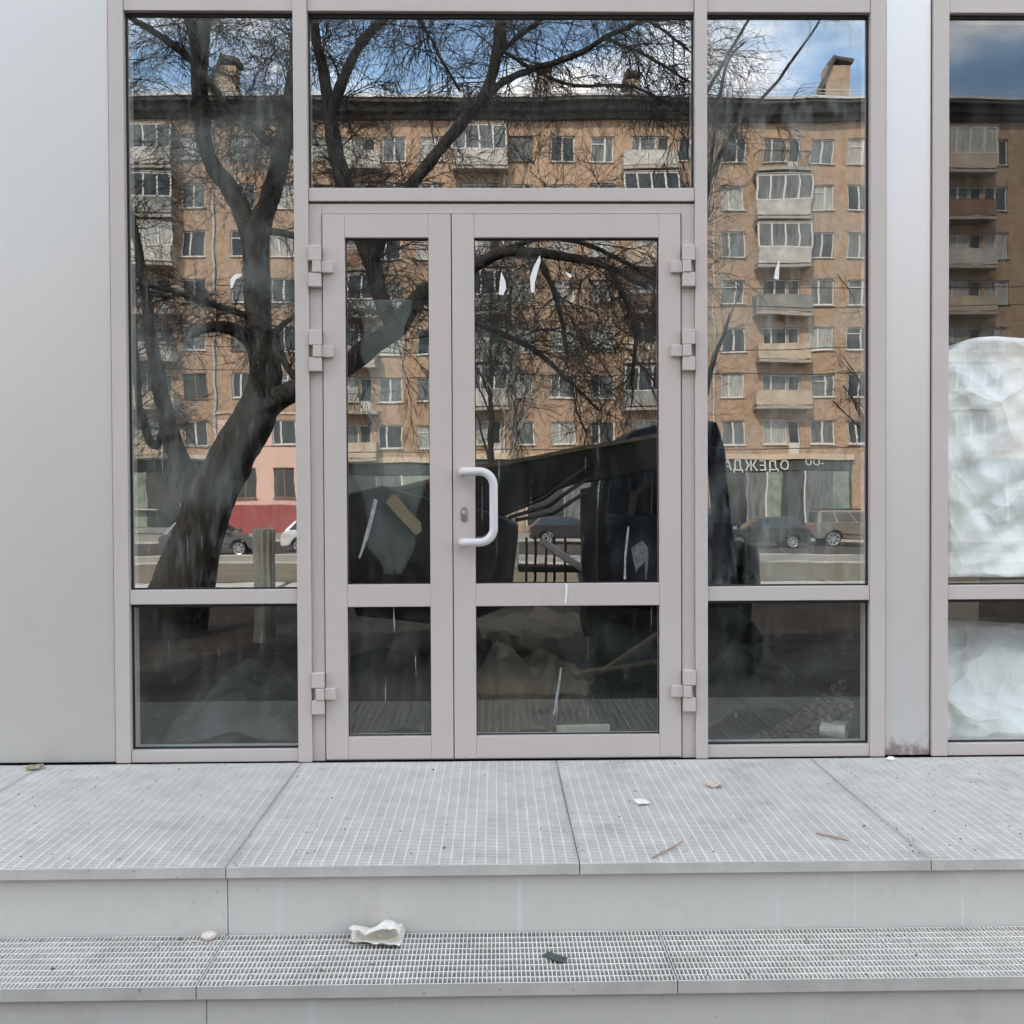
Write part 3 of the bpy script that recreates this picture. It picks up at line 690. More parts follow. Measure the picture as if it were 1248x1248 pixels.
big = [
 [(205,765,T,44),(226,705,T,36),(240,660,T,31),(262,600,T,28),(286,552,T,27),(312,508,T,25),(325,458,T,19),(317,412,T,17),(313,360,T,15.5),(313,305,T,16),(320,268,T,13),(330,240,7.9,12),(345,180,7.8,11),(357,120,7.7,10),(364,40,7.6,8),(374,-60,7.5,6.5),(372,-220,7.4,4),(360,-420,7.2,2)],
 [(313,310,T,13),(300,268,8.1,12),(281,232,8.2,11),(257,198,8.3,9),(246,140,8.3,9),(244,80,8.3,9),(248,20,8.3,9),(243,-80,8.4,7),(225,-240,8.5,4.5),(215,-400,8.5,2)],
 [(246,95,8.3,6),(236,50,8.2,6),(230,10,8.2,6),(220,-120,8.1,4),(190,-260,8,2)],
 [(346,192,7.8,6),(322,168,7.9,5.5),(295,145,8,5),(268,118,8.1,4.5),(246,86,8.2,3.5)],
 [(245,82,8.3,5),(215,60,8.2,4.5),(185,38,8.1,4),(152,16,8,3.5),(90,-40,7.9,2.5)],
 [(310,420,T,9),(290,405,7.9,8),(268,398,7.8,7),(246,402,7.7,5),(232,412,7.7,3)],
 [(312,392,T,5),(285,380,7.8,4),(250,370,7.6,3.5),(215,358,7.5,3),(160,344,7.4,2.5)],
 [(240,680,8.1,22),(238,625,8.2,17),(228,585,8.3,14),(214,548,8.4,12),(202,505,8.4,10),(193,460,8.5,8),(184,415,8.5,7),(177,365,8.6,6),(168,300,8.7,5),(150,220,8.8,4),(130,100,9,3)],
 [(204,510,8.4,6),(190,545,8.5,5),(176,520,8.5,4.5),(168,470,8.6,4),(165,400,8.6,3)],
 [(312,505,T,20),(345,484,7.9,14),(374,471,7.8,13.5),(412,452,7.7,13),(450,424,7.6,12.5),(484,398,7.5,12),(502,376,7.4,11),(522,354,7.3,10),(552,336,7.2,9),(585,321,7.1,8),(612,307,7,7),(650,308,6.9,6),(700,315,6.9,5),(745,326,6.8,4),(790,350,6.8,3)],
 [(484,402,7.5,10),(470,360,7.5,10),(456,315,7.6,10),(432,255,7.6,9.5),(410,195,7.7,9.5),(403,140,7.7,9),(393,90,7.7,6.5),(381,20,7.7,5.5),(366,-100,7.7,3.5),(350,-260,7.7,2)],
 [(404,142,7.7,7),(420,90,7.6,6.5),(438,55,7.6,6),(472,18,7.5,5),(540,-60,7.4,4),(600,-180,7.3,2.5)],
 [(458,322,7.6,8),(478,262,7.5,7.5),(502,225,7.4,7),(542,175,7.3,7),(578,132,7.2,6.5),(600,90,7.1,6.5),(609,40,7,6),(613,-50,6.9,5),(630,-200,6.8,3)],
 [(580,130,7.2,4.5),(610,102,7.1,4.5),(655,82,7,4),(705,66,6.9,3.5),(742,44,6.8,3),(805,15,6.7,2.2)],
 [(740,46,6.8,2.4),(790,70,6.7,2),(840,100,6.7,1.5)],
 [(604,70,7.1,3),(650,30,7,2.8),(720,-20,6.9,2.2)],
 [(608,60,7,2.5),(690,102,7,2.2),(770,105,7,1.8),(835,140,7,1.3)],
 [(655,312,6.9,4),(672,345,6.9,3.8),(684,385,6.9,3.4),(691,430,6.9,2.6)],
 [(522,356,7.3,6),(560,385,7.3,4),(610,405,7.2,3.8),(660,432,7.1,3.4),(700,470,7.1,2.6)],
 [(745,330,6.8,3.5),(775,400,6.8,2.6),(770,470,6.8,1.8)],
 [(700,470,7.1,2.2),(730,500,7.1,1.6)],
 [(640,-80,6.9,4),(720,-20,6.8,3),(800,30,6.7,2.2),(850,70,6.7,1.4)],
 [(480,-40,7.4,3),(520,40,7.3,2.5),(560,110,7.3,1.6)],
 [(612,306,7,4),(660,290,7,3.4),(720,300,7,3),(800,340,6.9,2)],
 [(368,472,7.8,5),(345,440,7.8,4),(340,405,7.8,3.5),(366,385,7.8,3),(400,380,7.8,2)],
 [(325,283,T,5),(345,284,7.9,4.5),(375,292,7.8,4),(420,300,7.7,2.5)],
]
bare_tree('bare_tree', 'large leafless forked tree with dark trunk and drooping twigs before the entrance', big, T, 15, 0.88, (12.5, 13.5), 5, 0.45, 0.0072)
def simple_limbs(px, d, ztop_py, spread, rpx, nl, seed, lean=0):
    r = random.Random(seed); gy = 602.6 + (EYE-gz(-d))*rs(d)
    top = ztop_py
    tr = [(px, gy+4, d, rpx*1.15), (px+lean*0.3, gy*0.7+top*0.3, d, rpx), (px+lean*0.6, gy*0.4+top*0.6, d, rpx*0.72), (px+lean, top, d, rpx*0.25)]
    out = [tr]
    for i in range(nl):
        t = r.uniform(0.3, 0.92); y = gy+(top-gy)*t; sx = r.choice([-1, 1])*spread*r.uniform(0.4, 1.0)*(1.15-t*0.6); rise = (gy-top)*r.uniform(0.12, 0.3)
        x = px+lean*t; dz = r.uniform(-1.5, 1.5)
        out.append([(x, y, d, rpx*0.55*(1.1-t)), (x+sx*0.4, y-rise*0.55, d+dz*0.4, rpx*0.4*(1.1-t)), (x+sx, y-rise, d+dz, rpx*0.15)])
    return out
bare_tree('bare_tree', 'slender pale barked tree on the verge across from the door', simple_limbs(626, 30, 300, 70, 5, 14, 1), 30, 3.2, 1.3, (5, 4), 9, 0.1, 0.011, BIRCH)
bare_tree('bare_tree', 'thin bare tree standing close behind the pale barked tree', simple_limbs(598, 32, 330, 60, 4, 12, 2), 32, 3.0, 1.3, (5, 4), 10, 0.1, 0.011)
bare_tree('bare_tree', 'tall bare tree with one long upswept branch reaching above the roofline', simple_limbs(853, 22, 190, 55, 4, 14, 3)+[[(855,300,22,2.6),(864,215,22,2.4),(900,148,22,2.2),(945,98,21.5,2.0),(975,58,21,1.8),(1003,15,20.5,1.2)],[(856,120,22,2.5),(900,40,22,2),(940,-10,22,1.5)],[(858,250,22,2.5),(880,90,22,2),(905,50,22,1)]], 22, 2.6, 1.0, (5, 4), 12, 0.05, 0.008)
bare_tree('bare_tree', 'small bushy bare tree at the roadside near the parked silver car', simple_limbs(1070, 30, 380, 70, 4.5, 14, 4, -14), 30, 3.0, 1.3, (5, 4), 13, 0.2, 0.010)
bare_tree('bare_tree', 'bare roadside tree with a dark crown in front of the brick balconies', simple_limbs(815, 33, 290, 60, 4.5, 12, 6), 33, 2.8, 1.3, (5, 4), 14, 0.1, 0.011)

# cut stump beside the tree
STUMP = mat('weathered_stump', (0.25, 0.245, 0.21), 0.95, col2=(0.13, 0.125, 0.105), scale=12, stretch=(1, 1, 0.2), bump=0.008, bscale=20)
sp_ = refl(322, 646, 7.6); s = MB(); g0 = gz(sp_.y); hgt = sp_.z-g0
rngs = random.Random(3); pr = []
seg = 22; n0 = 0
for zz, r in ((-0.1, 0.15), (0.1, 0.128), (0.4, 0.118), (0.75*hgt, 0.113), (hgt*0.93, 0.116), (hgt, 0.119)):
    for k in range(seg):
        a = 2*math.pi*k/seg; rr = r*(1 + (0.10 if k % 2 else -0.04)*(1 if zz > 0.7*hgt else 0.35))
        s.v.append((rr*math.cos(a), rr*math.sin(a), zz + (rngs.uniform(-.02, .03) if zz > hgt*0.95 else 0)))
for i in range(5):
    for k in range(seg): s.f.append((i*seg+k, i*seg+(k+1) % seg, (i+1)*seg+(k+1) % seg, (i+1)*seg+k))
s.v.append((0, 0, hgt-0.03)); 
for k in range(seg): s.f.append((5*seg+k, 5*seg+(k+1) % seg, len(s.v)-1))
o = s.build('tree_stump', STUMP); o.location = (sp_.x, sp_.y, g0)
tag(o, 'pale grey fluted stump standing beside the forked tree', 'stump')

# ================================================================== CARS
TYRE = mat('tyre_rubber', (0.02, 0.02, 0.02), 0.85); RIM = mat('alloy_rim', (0.45, 0.45, 0.45), 0.35, 0.7)
CGLASS = mat('car_glass', (0.02, 0.025, 0.025), 0.06, spec=0.8); LAMP = mat('lamp_clear', (0.7, 0.7, 0.68), 0.2); LAMPR = mat('lamp_red', (0.45, 0.02, 0.015), 0.25); TRIM = mat('black_trim', (0.02, 0.02, 0.02), 0.6)
def car(label, col, px, d, face, kind='hatch', group=None):
    paint = mat('car_paint', col, 0.28, 0.25, coat=0.6, var=0.05, scale=3)
    p = refl(px, 602, d); zg = -1.50 if d > 37.1 else -1.40
    c = thing('parked_car', label, 'car', (p.x, p.y, zg), group)
    c.rotation_euler.z = 0 if face > 0 else math.pi
    suv = kind == 'suv'
    Lh = 2.25 if suv else 2.05; wb = 1.33 if suv else 1.25; wr_ = 0.37 if suv else 0.31; W_ = 0.90; bl = 0.36 if suv else 0.26; belt = 1.12 if suv else 0.93; top = 1.78 if suv else 1.47
    def arc(cx): return [(cx+(wr_+0.07)*math.cos(a), wr_+(wr_+0.07)*math.sin(a)) for a in [math.pi*k/10 for k in range(0, 11)]]
    prof = [(-Lh, bl+0.12), (-Lh+0.04, bl)] 
    rearA = [q for q in arc(-wb)][::-1]; frontA = [q for q in arc(wb)][::-1]
    rearA = [(x, max(z, bl)) for x, z in rearA]; frontA = [(x, max(z, bl)) for x, z in frontA]
    prof += rearA + frontA + [(Lh-0.05, bl), (Lh, bl+0.15), (Lh-0.02, belt-0.28), (Lh-0.18, belt-0.12), (0.95, belt), (-Lh+0.15, belt+0.02), (-Lh, belt-0.10)]
    m = MB().prism(prof, -W_, W_); b_ = m.build('body', paint, c, 0.045, False, 2)
    for f in b_.data.polygons: f.use_smooth = False
    # cabin tapering towards the roof
    ca = MB(); x0, x1 = (-Lh+0.10, 1.0); r0, r1 = (-Lh+0.28 if suv else -Lh+0.62, 0.15)
    def ring(xa, xb2, w_, z): return [(xa, -w_, z), (xb2, -w_, z), (xb2, w_, z), (xa, w_, z)]
    ca.v = ring(x0, x1, W_-0.05, belt-0.02) + ring(r0, r1, W_-0.20, top-0.03)
    ca.f = [(0,1,5,4),(1,2,6,5),(2,3,7,6),(3,0,4,7),(4,5,6,7),(3,2,1,0)]
    ca.build('cabin', paint, c, 0.05, False, 2)
    def lerp(a, b2, t): return tuple(a[i]+(b2[i]-a[i])*t for i in range(3))
    V = [Vector(v) for v in ca.v]
    def pane_on(i0, i1, i2, i3, u0, u1, v0, v1, off, name='car_window'):
        A, B, C_, D_ = V[i0], V[i1], V[i2], V[i3]
        def pt(u, v): return (A.lerp(B, u)).lerp(D_.lerp(C_, u), v)
        q = [pt(u0, v0), pt(u1, v0), pt(u1, v1), pt(u0, v1)]; n = (q[1]-q[0]).cross(q[3]-q[0]).normalized()*off
        mm = MB(); mm.v = [tuple(k-n*0.5) for k in q]+[tuple(k+n) for k in q]; mm.f = [(0,1,2,3),(4,5,6,7),(0,1,5,4),(1,2,6,5),(2,3,7,6),(3,0,4,7)]
        return mm.build(name, CGLASS, c)
    for (a, b2, c2, d2) in ((0,1,5,4), (3,2,6,7)):
        for u0, u1 in ((0.06, 0.30), (0.34, 0.62), (0.65, 0.93)): pane_on(a, b2, c2, d2, u0, u1, 0.14, 0.86, 0.012 if a == 0 else 0.012)
    pane_on(1, 2, 6, 5, 0.07, 0.93, 0.10, 0.90, 0.012, 'windscreen'); pane_on(3, 0, 4, 7, 0.07, 0.93, 0.14, 0.86, 0.012, 'rear_window')
    for sx in (-wb, wb):
        for sy in (-1, 1):
            wl = link('wheel', None, c, (sx, sy*(W_-0.09), wr_))
            MB().lathe([(wr_-0.10, -0.10), (wr_-0.02, -0.105), (wr_, -0.07), (wr_, 0.07), (wr_-0.02, 0.105), (wr_-0.10, 0.10)], (0,0,0), 'y', 24).build('tyre', TYRE, wl, 0, True)
            rm = MB()
            for k in range(7):
                a = 2*math.pi*k/7; ca_, sa = math.cos(a), math.sin(a); w2 = 0.03
                rm.v += [(-sa*w2+ca_*0.02, sy*0.108, ca_*w2+sa*0.02), (sa*w2+ca_*0.02, sy*0.108, -ca_*w2+sa*0.02), (sa*w2+ca_*(wr_-.1), sy*0.112, -ca_*w2+sa*(wr_-.1)), (-sa*w2+ca_*(wr_-.1), sy*0.112, ca_*w2+sa*(wr_-.1))]
                n = len(rm.v)-4; rm.f.append((n, n+1, n+2, n+3))
            rm.lathe([(wr_-0.115, sy*0.101), (wr_-0.085, sy*0.113), (wr_-0.075, sy*0.103)], (0,0,0), 'y', 24); rm.lathe([(0.05, sy*0.101), (0.045, sy*0.118)], (0,0,0), 'y', 12)
            rm.f = [f for f in rm.f if len(f) < 20]
            rm.build('rim', RIM, wl)
    for sy in (-1, 1):
        MB().box(Lh-0.10, Lh-0.005+0.02, sy*W_*0.72-0.16, sy*W_*0.72+0.16, belt-0.34, belt-0.19).build('headlight', LAMP, c, 0.02)
        MB().box(-Lh-0.012, -Lh+0.1, sy*W_*0.82-0.10, sy*W_*0.82+0.10, belt-0.32, belt-0.05).build('tail_light', LAMPR, c, 0.02)
        MB().box(0.72, 0.90, sy*(W_+0.10)-0.09, sy*(W_+0.10)+0.09, belt+0.02, belt+0.17).build('mirror', paint, c, 0.03)
        MB().box(-wb+wr_+0.1, wb-wr_-0.1, sy*(W_+0.004)-0.012, sy*(W_+0.004)+0.012, bl+0.22, bl+0.27).build('side_trim', TRIM, c)
    MB().box(Lh-0.04, Lh+0.03, -0.55, 0.55, bl+0.12, bl+0.32).build('grille', TRIM, c, 0.01)
    MB().box(-Lh-0.02, -Lh+0.04, -W_+0.1, W_-0.1, bl+0.05, bl+0.22).build('bumper', TRIM, c, 0.02)
    if suv:
        for sy in (-1, 1): MB().box(r0+0.2, r1-0.1, sy*(W_-0.26)-0.02, sy*(W_-0.26)+0.02, top+0.0, top+0.06).build('roof_rail', TRIM, c, 0.01)
    return c
car('dark grey hatchback parked at the near kerb by the pink house wall', (0.10, 0.105, 0.11), 262, 38.9, 1)
car('white car at the kerb in front of the red plinth', (0.70, 0.69, 0.67), 405, 41.0, 1)
car('grey brown off-roader parked outside the clothes shop', (0.20, 0.175, 0.14), 1040, 46.0, 1, 'suv')
car('dark green car parked behind the off-roader', (0.03, 0.04, 0.035), 926, 43.5, -1)
car('black hatchback parked between the roadside trees', (0.03, 0.03, 0.03), 695, 47.5, 1)

# ================================================================== OVERHEAD WIRES
WIRE = mat('wire_black', (0.02, 0.02, 0.02), 0.7); POLEM = mat('pole_concrete', (0.33, 0.32, 0.29), 0.9, var=0.15, scale=3)
poles = []
for x in (-44.0, 52.0):
    po = thing('utility_pole', 'grey street pole carrying the overhead wires '+('far past the pink rendered wall' if x < 0 else 'far past the clothes shop'), 'pole', (x, -36.0, -1.45), 'poles along the pavement')
    MB().lathe([(0.17, -0.3), (0.16, 0.0), (0.10, 12.5)], (0,0,0), 'z', 14).build('shaft', POLEM, po, 0, True)
    MB().box(-0.05, 0.05, -1.3, 1.3, 11.6, 11.72).build('crossarm', TRIM, po)
for i, (z, yo) in enumerate(((11.72, -1.2), (11.0, 0.0), (9.6, 0.05), (8.9, -0.05), (6.2, 0.0))):
    a, c = Vector((-44, -36+yo, z-1.45)), Vector((52, -36+yo, z-1.45)); sag = 1.0+0.25*i
    pts = [a.lerp(c, t/30) + Vector((0, 0, -sag*4*(t/30)*(1-t/30))) for t in range(31)]
    o = MB().tube(pts, 0.016, 4).build('overhead_wire', WIRE)
    tag(o, ['topmost overhead wire, hung from the far end of the pole crossarms', 'overhead wire just under the crossarm line', 'third overhead wire down, a little above its close neighbour', 'fourth overhead wire down, just below its close neighbour', 'lowest sagging overhead wire, apart from the others'][i], 'wire', 'overhead wires along the street')

# ================================================================== DARK LOADER BEHIND THE PHOTOGRAPHER
LB = mat('loader_black', (0.040, 0.038, 0.034), 0.5, col2=(0.012, 0.012, 0.012), scale=5); LN = mat('loader_navy', (0.022, 0.030, 0.046), 0.4, col2=(0.008, 0.010, 0.016), scale=5)
LD = 4.75
def lp(px, py): q = refl(px, py, LD); return (q.x, q.z)
ld = thing('compact_loader', 'dark compact loader with slanting boom, boxy cab and bucket parked behind the entrance steps', 'loader', (1.2, -LD-0.7, -0.60))
def lprism(name, poly, y0, y1, m, parent=ld, bevel=0.012):
    return MB().prism([(x-1.2, z+0.60) for x, z in [lp(*q) for q in poly]], y0, y1).build(name, m, parent, bevel)
for y0, y1 in ((0.62, 0.74), (-0.74, -0.62)):
    lprism('boom_arm', [(842,520),(800,528),(580,568),(430,606),(432,672),(575,640),(612,628),(664,604),(700,590),(800,572),(842,575)], y0, y1, LB)
cabp = [(728,600),(742,545),(775,523),(842,508),(884,512),(897,560),(905,640),(912,735),(724,735)]
lprism('cab_roof', [(742,548),(775,523),(842,508),(878,512),(888,545),(842,548),(790,552)], -0.55, 0.55, LN)
lprism('cab_lower', [(724,640),(760,628),(838,632),(896,620),(908,735),(724,735)], -0.55, 0.55, LN)
for y0, y1 in ((0.50, 0.56), (-0.56, -0.50)):
    lprism('cab_pillar', [(728,648),(742,548),(752,547),(740,648)], y0, y1, LN)
    lprism('cab_pillar', [(806,640),(812,545),(824,545),(818,640)], y0, y1, LN)
    lprism('cab_pillar', [(872,640),(866,543),(888,543),(897,640)], y0, y1, LN)
lprism('rear_screen', [(745,640),(752,552),(870,548),(876,640)], -0.545, -0.53, LN)
lprism('seat', [(780,640),(785,600),(800,585),(806,590),(806,640)], -0.22, 0.22, LB)
lprism('cab_glare_strip', [(742,576),(756,566),(800,559),(838,556),(838,566),(800,572)], 0.565, 0.60, mat('pale_glare', (0.20, 0.24, 0.21), 0.3), ld, 0.004)  # pale strip added to paint the glare on the cab window
for k in range(3):
    q0, q1 = lp(612+8*k, 628+3*k), lp(716, 566+16*k)
    MB().tube([(q0[0]-1.2, 0.77, q0[1]+0.60), ((q0[0]+q1[0])/2-1.2, 0.79, (q0[1]+q1[1])/2+0.53), (q1[0]-1.2, 0.77, q1[1]+0.60)], 0.016, 8).build('hydraulic_hose', TRIM, ld, 0, True)
lprism('boom_edge', [(800,529),(580,569),(432,607),(432,611),(580,573),(800,533)], 0.741, 0.752, mat('worn_edge_highlight', (0.20, 0.15, 0.09), 0.5, var=0.5, scale=12), ld, 0)  # lighter rusty strip that also paints the highlight along the boom edge
for k in range(5):
    lprism('grab_rail', [(640+12*k,655),(643+12*k,655),(643+12*k,735),(640+12*k,735)], 0.62-0.2*(k % 2), 0.65-0.2*(k % 2), LB)
lprism('step_bar', [(632,690),(716,690),(716,698),(632,698)], 0.40, 0.66, LB)
lprism('engine_cover', [(912.5,660),(930,668),(934,735),(912.5,735)], -0.55, 0.55, LB)
lprism('chassis', [(716,700),(930,700),(925,782),(722,782)], -0.45, 0.45, LB)
lprism('boom_post', [(708,596),(728,590),(728,720),(710,720)], 0.60, 0.76, LB)
lprism('lift_cylinder', [(660,655),(716,690),(716,700),(656,664)], 0.66, 0.70, GALVE)
lprism('bucket', [(425,600),(470,590),(600,625),(632,640),(622,735),(560,760),(440,745),(428,700)], -0.85, 0.85, LB)
for px in (772, 884):
    for sy in (-1, 1):
        q = refl(px, 602, LD); wl = link('wheel', None, ld, (q.x-1.2, sy*0.66, 0.32))
        MB().lathe([(0.17, -0.12), (0.30, -0.13), (0.325, -0.09), (0.325, 0.09), (0.30, 0.13), (0.17, 0.12)], (0,0,0), 'y', 26).build('tyre', TYRE, wl, 0, True)
        MB().lathe([(0.175, -0.10), (0.175, 0.10)], (0,0,0), 'y', 20).build('rim', PAR_G, wl)

# ================================================================== RUBBISH LYING ON THE EARTH IN FRONT OF THE STEPS
PLANK = mat('old_plank', (0.34, 0.27, 0.15), 0.9, col2=(0.20, 0.15, 0.085), scale=5, stretch=(0.3, 4, 4))
CARD = mat('wet_cardboard', (0.27, 0.19, 0.12), 0.95, col2=(0.17, 0.12, 0.08), scale=3)
def on_earth(px, py):                                # ground point mirrored at a pixel
    d = ray(px, py); q = CAM + d*((-0.60-CAM.z)/d.z); return Vector((q.x, -q.y, -0.60))
def plank(a, c, wd, th, m, name, label, cat, group=None, lift=0.02):
    A, C_ = on_earth(*a), on_earth(*c); v = C_-A; ln = v.length
    o = MB().box(0, ln, -wd/2, wd/2, 0, th).build(name, m, None, 0.004); o.location = A + Vector((0, 0, lift)); o.rotation_euler.z = math.atan2(v.y, v.x)
    return tag(o, label, cat, group)
def lean_plank(a, c, d0, d1, wd, label):
    A, C_ = refl(a[0], a[1], d0), refl(c[0], c[1], d1); v = C_-A
    o = MB().box(0, v.length, -wd/2, wd/2, -0.014, 0.014).build('plank', PLANK, None, 0.004); o.location = A
    o.rotation_euler = v.to_track_quat('X', 'Z').to_euler()
    return tag(o, label, 'plank', 'planks leaning on the loader')
lean_plank((695, 842), (815, 766), 4.55, 4.50, 0.14, 'long yellowish plank leaning from the earth against the loader wheel')
lean_plank((700, 822), (835, 800), 4.40, 4.58, 0.11, 'shorter plank lying low in front of the loader wheel')
def sheet(cx, cy, w_, h_, m, name, label, cat, seed, amp=0.05, rz=0):
    q = on_earth(cx, cy); s = MB(); nx_, ny_ = 14, 10
    for j in range(ny_+1):
        for i in range(nx_+1):
            x, y = (i/nx_-0.5)*w_, (j/ny_-0.5)*h_
            e = 1+0.10*mno.noise((i*0.9, j*0.8, seed))
            s.v.append((x*e, y*e, 0.045 + amp*(0.5+0.5*mno.noise((x*3.1, y*3.1, seed))) + 0.3*amp*mno.noise((x*9, y*9, seed))))
    for j in range(ny_):
        for i in range(nx_): a = j*(nx_+1)+i; s.f.append((a, a+1, a+nx_+2, a+nx_+1))
    o = s.build(name, m, None, 0, True); o.location = q; o.rotation_euler.z = R_(rz)
    md = o.modifiers.new('thickness', 'SOLIDIFY'); md.thickness = 0.006; md.offset = 1
    return tag(o, label, cat)
TARP = mat('yellowish_tarp', (0.40, 0.33, 0.21), 0.8, col2=(0.25, 0.20, 0.13), scale=3)
sheet(655, 838, 0.95, 1.5, CARD, 'cardboard_sheet', 'crumpled brown cardboard sheet lying flat on the earth before the steps', 'cardboard', 1.7, 0.10, 8)
sheet(668, 795, 1.5, 2.6, TARP, 'tarpaulin', 'yellowish wrinkled tarpaulin heaped on the earth beyond the cardboard', 'tarpaulin', 4.4, 0.30, -12)
sheet(470, 800, 1.4, 1.6, EARTH, 'earth_heap', 'low lumpy heap of dark earth opposite the narrow door leaf', 'earth heap', 7.1, 0.22, 20)

# ================================================================== INSIDE THE SHOP, BEHIND THE GLASS
SHEETW = mat('white_plastic_sheet', (0.90, 0.91, 0.88), 0.5, var=0.04, scale=5)
def crumple(m, s1, d1, s2, d2):
    nt = m.node_tree; L = nt.links.new; b = nt.nodes['Principled BSDF']; tc = N(nt, 'ShaderNodeTexCoord'); prev = None
    wn = N(nt, 'ShaderNodeTexNoise'); wn.inputs['Scale'].default_value = 3.0; L(tc.outputs['Object'], wn.inputs['Vector'])
    va = N(nt, 'ShaderNodeVectorMath', operation='SCALE'); va.inputs['Scale'].default_value = 0.25; L(wn.outputs['Color'], va.inputs[0])
    vb = N(nt, 'ShaderNodeVectorMath', operation='ADD'); L(tc.outputs['Object'], vb.inputs[0]); L(va.outputs[0], vb.inputs[1])
    for sc_, di in ((s1, d1), (s2, d2)):
        v = N(nt, 'ShaderNodeTexVoronoi', feature='F1'); v.inputs['Scale'].default_value = sc_; L(vb.outputs[0], v.inputs['Vector'])
        bp = N(nt, 'ShaderNodeBump'); bp.inputs['Distance'].default_value = di; bp.inputs['Strength'].default_value = 1.0; L(v.outputs['Distance'], bp.inputs['Height'])
        if prev: L(prev, bp.inputs['Normal'])
        prev = bp.outputs[0]
    L(prev, b.inputs['Normal'])
crumple(SHEETW, 4.5, 0.045, 11.0, 0.012)
SHEETG = mat('grey_film', (0.13, 0.145, 0.135), 0.6, var=0.4, scale=6)
TANB = mat('tan_board', (0.46, 0.42, 0.34), 0.9, var=0.12, scale=3)
def hang(name, m, fn, nu, nv, label, cat, thick=0.002):
    s = MB()
    for j in range(nv+1):
        for i in range(nu+1): s.v.append(tuple(fn(i/nu, j/nv)))
    for j in range(nv):
        for i in range(nu): a = j*(nu+1)+i; s.f.append((a, a+1, a+nu+2, a+nu+1))
    o = s.build(name, m, None, 0, True); md = o.modifiers.new('thickness', 'SOLIDIFY'); md.thickness = thick
    return tag(o, label, cat)
def wrapped(u, v):                                   # tall plastic-wrapped stack: front face bulging towards the glass
    x = 1.776 + u*1.15
    top = 1.64 + 0.03*math.sin(u*7) - 0.07*max(0, 1-u/0.13)**1.4
    z = 0.70 + (top-0.70)*min(v/0.85, 1)
    back = max(0, v-0.85)/0.15
    n = mno.noise((x*3, z*2.5, 2.2))*0.5 + mno.noise((x*8, z*6, 5.2))*0.22 + abs(mno.noise((x*5+z*3, z*2, 8.8)))*0.55 - abs(mno.noise((x*4-z*7, z*3, 4.8)))*0.4
    y = 0.085 + 0.075*n + back*0.8 + 0.25*max(0, 0.05-u)/0.05*(v < 0.3)
    return (x - (0.02*mno.noise((z*5, 1, 1)) if u < 0.05 else 0) + (0.10*(0.10-v)/0.10 if u < 0.02 and v < 0.10 else 0), y, z)
hang('wrapped_stack', SHEETW, wrapped, 60, 60, 'tall stack wrapped in white plastic sheet behind the upper pane past the column', 'wrapped stack')
def sack(u, v):
    x = 1.78 + u*1.16; a = v*math.pi*0.62
    z = 0.0 + 0.50*math.sin(min(a, math.pi/2)) - 0.05*u + 0.02*mno.noise((x*3, 1, 4)); y = 0.12 + 0.28*(1-math.cos(a)) if a < math.pi/2 else 0.40+0.3*(a-math.pi/2)
    n = mno.noise((x*4, v*4, 7.7))*0.5 + mno.noise((x*11, v*9, 3.3))*0.2
    return (x, y+0.07*n, max(z, 0.0)+0.008*n - 0.012)
hang('white_bag', SHEETW, sack, 50, 40, 'big white sagging bag on the shop floor beneath the wrapped stack', 'bag')
o = MB().box(1.80, 2.18, 0.55, 0.60, 0.0, 0.70).build('board', TANB, None, 0.004); tag(o, 'tan board leaning upright between the white bag and wrapped stack', 'board'); o.location.z = -0.017
def film(u, v):
    A, B = at(441+10*u, 700, 0.05), None
    py = 700 - v*335
    c = 476 - 6*v; half = (12+30*math.sin(min(1, v/0.42)*1.75)) if v < 0.45 else 24
    jag = 16*mno.noise((v*9, u*2, 1.3))
    px = c + (u-0.5)*2*(half+jag) + (22 if v < 0.25 else 0)*(0.25-v)
    q = at(px, py, 0.06 + 0.012*mno.noise((u*3, v*5, 9.1)))
    return q
hang('grey_film', SHEETG, film, 16, 40, 'torn grey film hanging behind the glass of the narrow door leaf', 'film', 0.001)
TAPE = mat('brown_tape', (0.36, 0.27, 0.15), 0.5, var=0.1, scale=8)
def on_glass(name, m, poly, y, label, cat, th=0.0015, group=None):
    P_ = [at(px, py, y) for px, py in poly]; c = sum(P_, Vector())/len(P_)
    o = MB().prism([(p.x-c.x, p.z-c.z) for p in P_], -th, 0).build(name, m); o.location = c
    return tag(o, label, cat, group)
on_glass('tape_strip', TAPE, [(470,612),(478,603),(484,604),(498,622),(513,637),(514,647),(507,652),(500,645),(484,628)], 0.034, 'brown sticky tape strip slanting across the grey film', 'tape')
PAPER = mat('torn_white_paper', (0.80, 0.79, 0.76), 0.85)
G1 = 'torn paper scraps stuck on the wide door leaf'
on_glass('paper_scrap', PAPER, [(611,331),(616,343),(617,352),(613,360),(608,359),(609,345)], 0.006, 'small curved scrap of torn white paper beside the largest scrap', 'paper scrap', group=G1)
on_glass('paper_scrap', PAPER, [(658,311),(659,318),(655,332),(652,344),(651,357),(647,356),(646,338),(650,326),(654,318)], 0.006, 'largest torn white paper scrap near the top of the wide leaf', 'paper scrap', group=G1)
on_glass('paper_scrap', PAPER, [(689,331),(697,335),(696,339),(692,337)], 0.006, 'tiny corner of torn white paper on the wide leaf', 'paper scrap', group=G1)
on_glass('paper_scrap', PAPER, [(949,317),(950,318),(949,341),(943,340),(945,328)], 0.010, 'narrow torn white paper scrap on the window next to the column', 'paper scrap')
on_glass('paper_scrap', PAPER, [(281,340),(287,334),(295,334),(293,338),(287,341),(284,350),(281,352)], 0.010, 'curled white paper scrap on the window beside the blank wall', 'paper scrap')
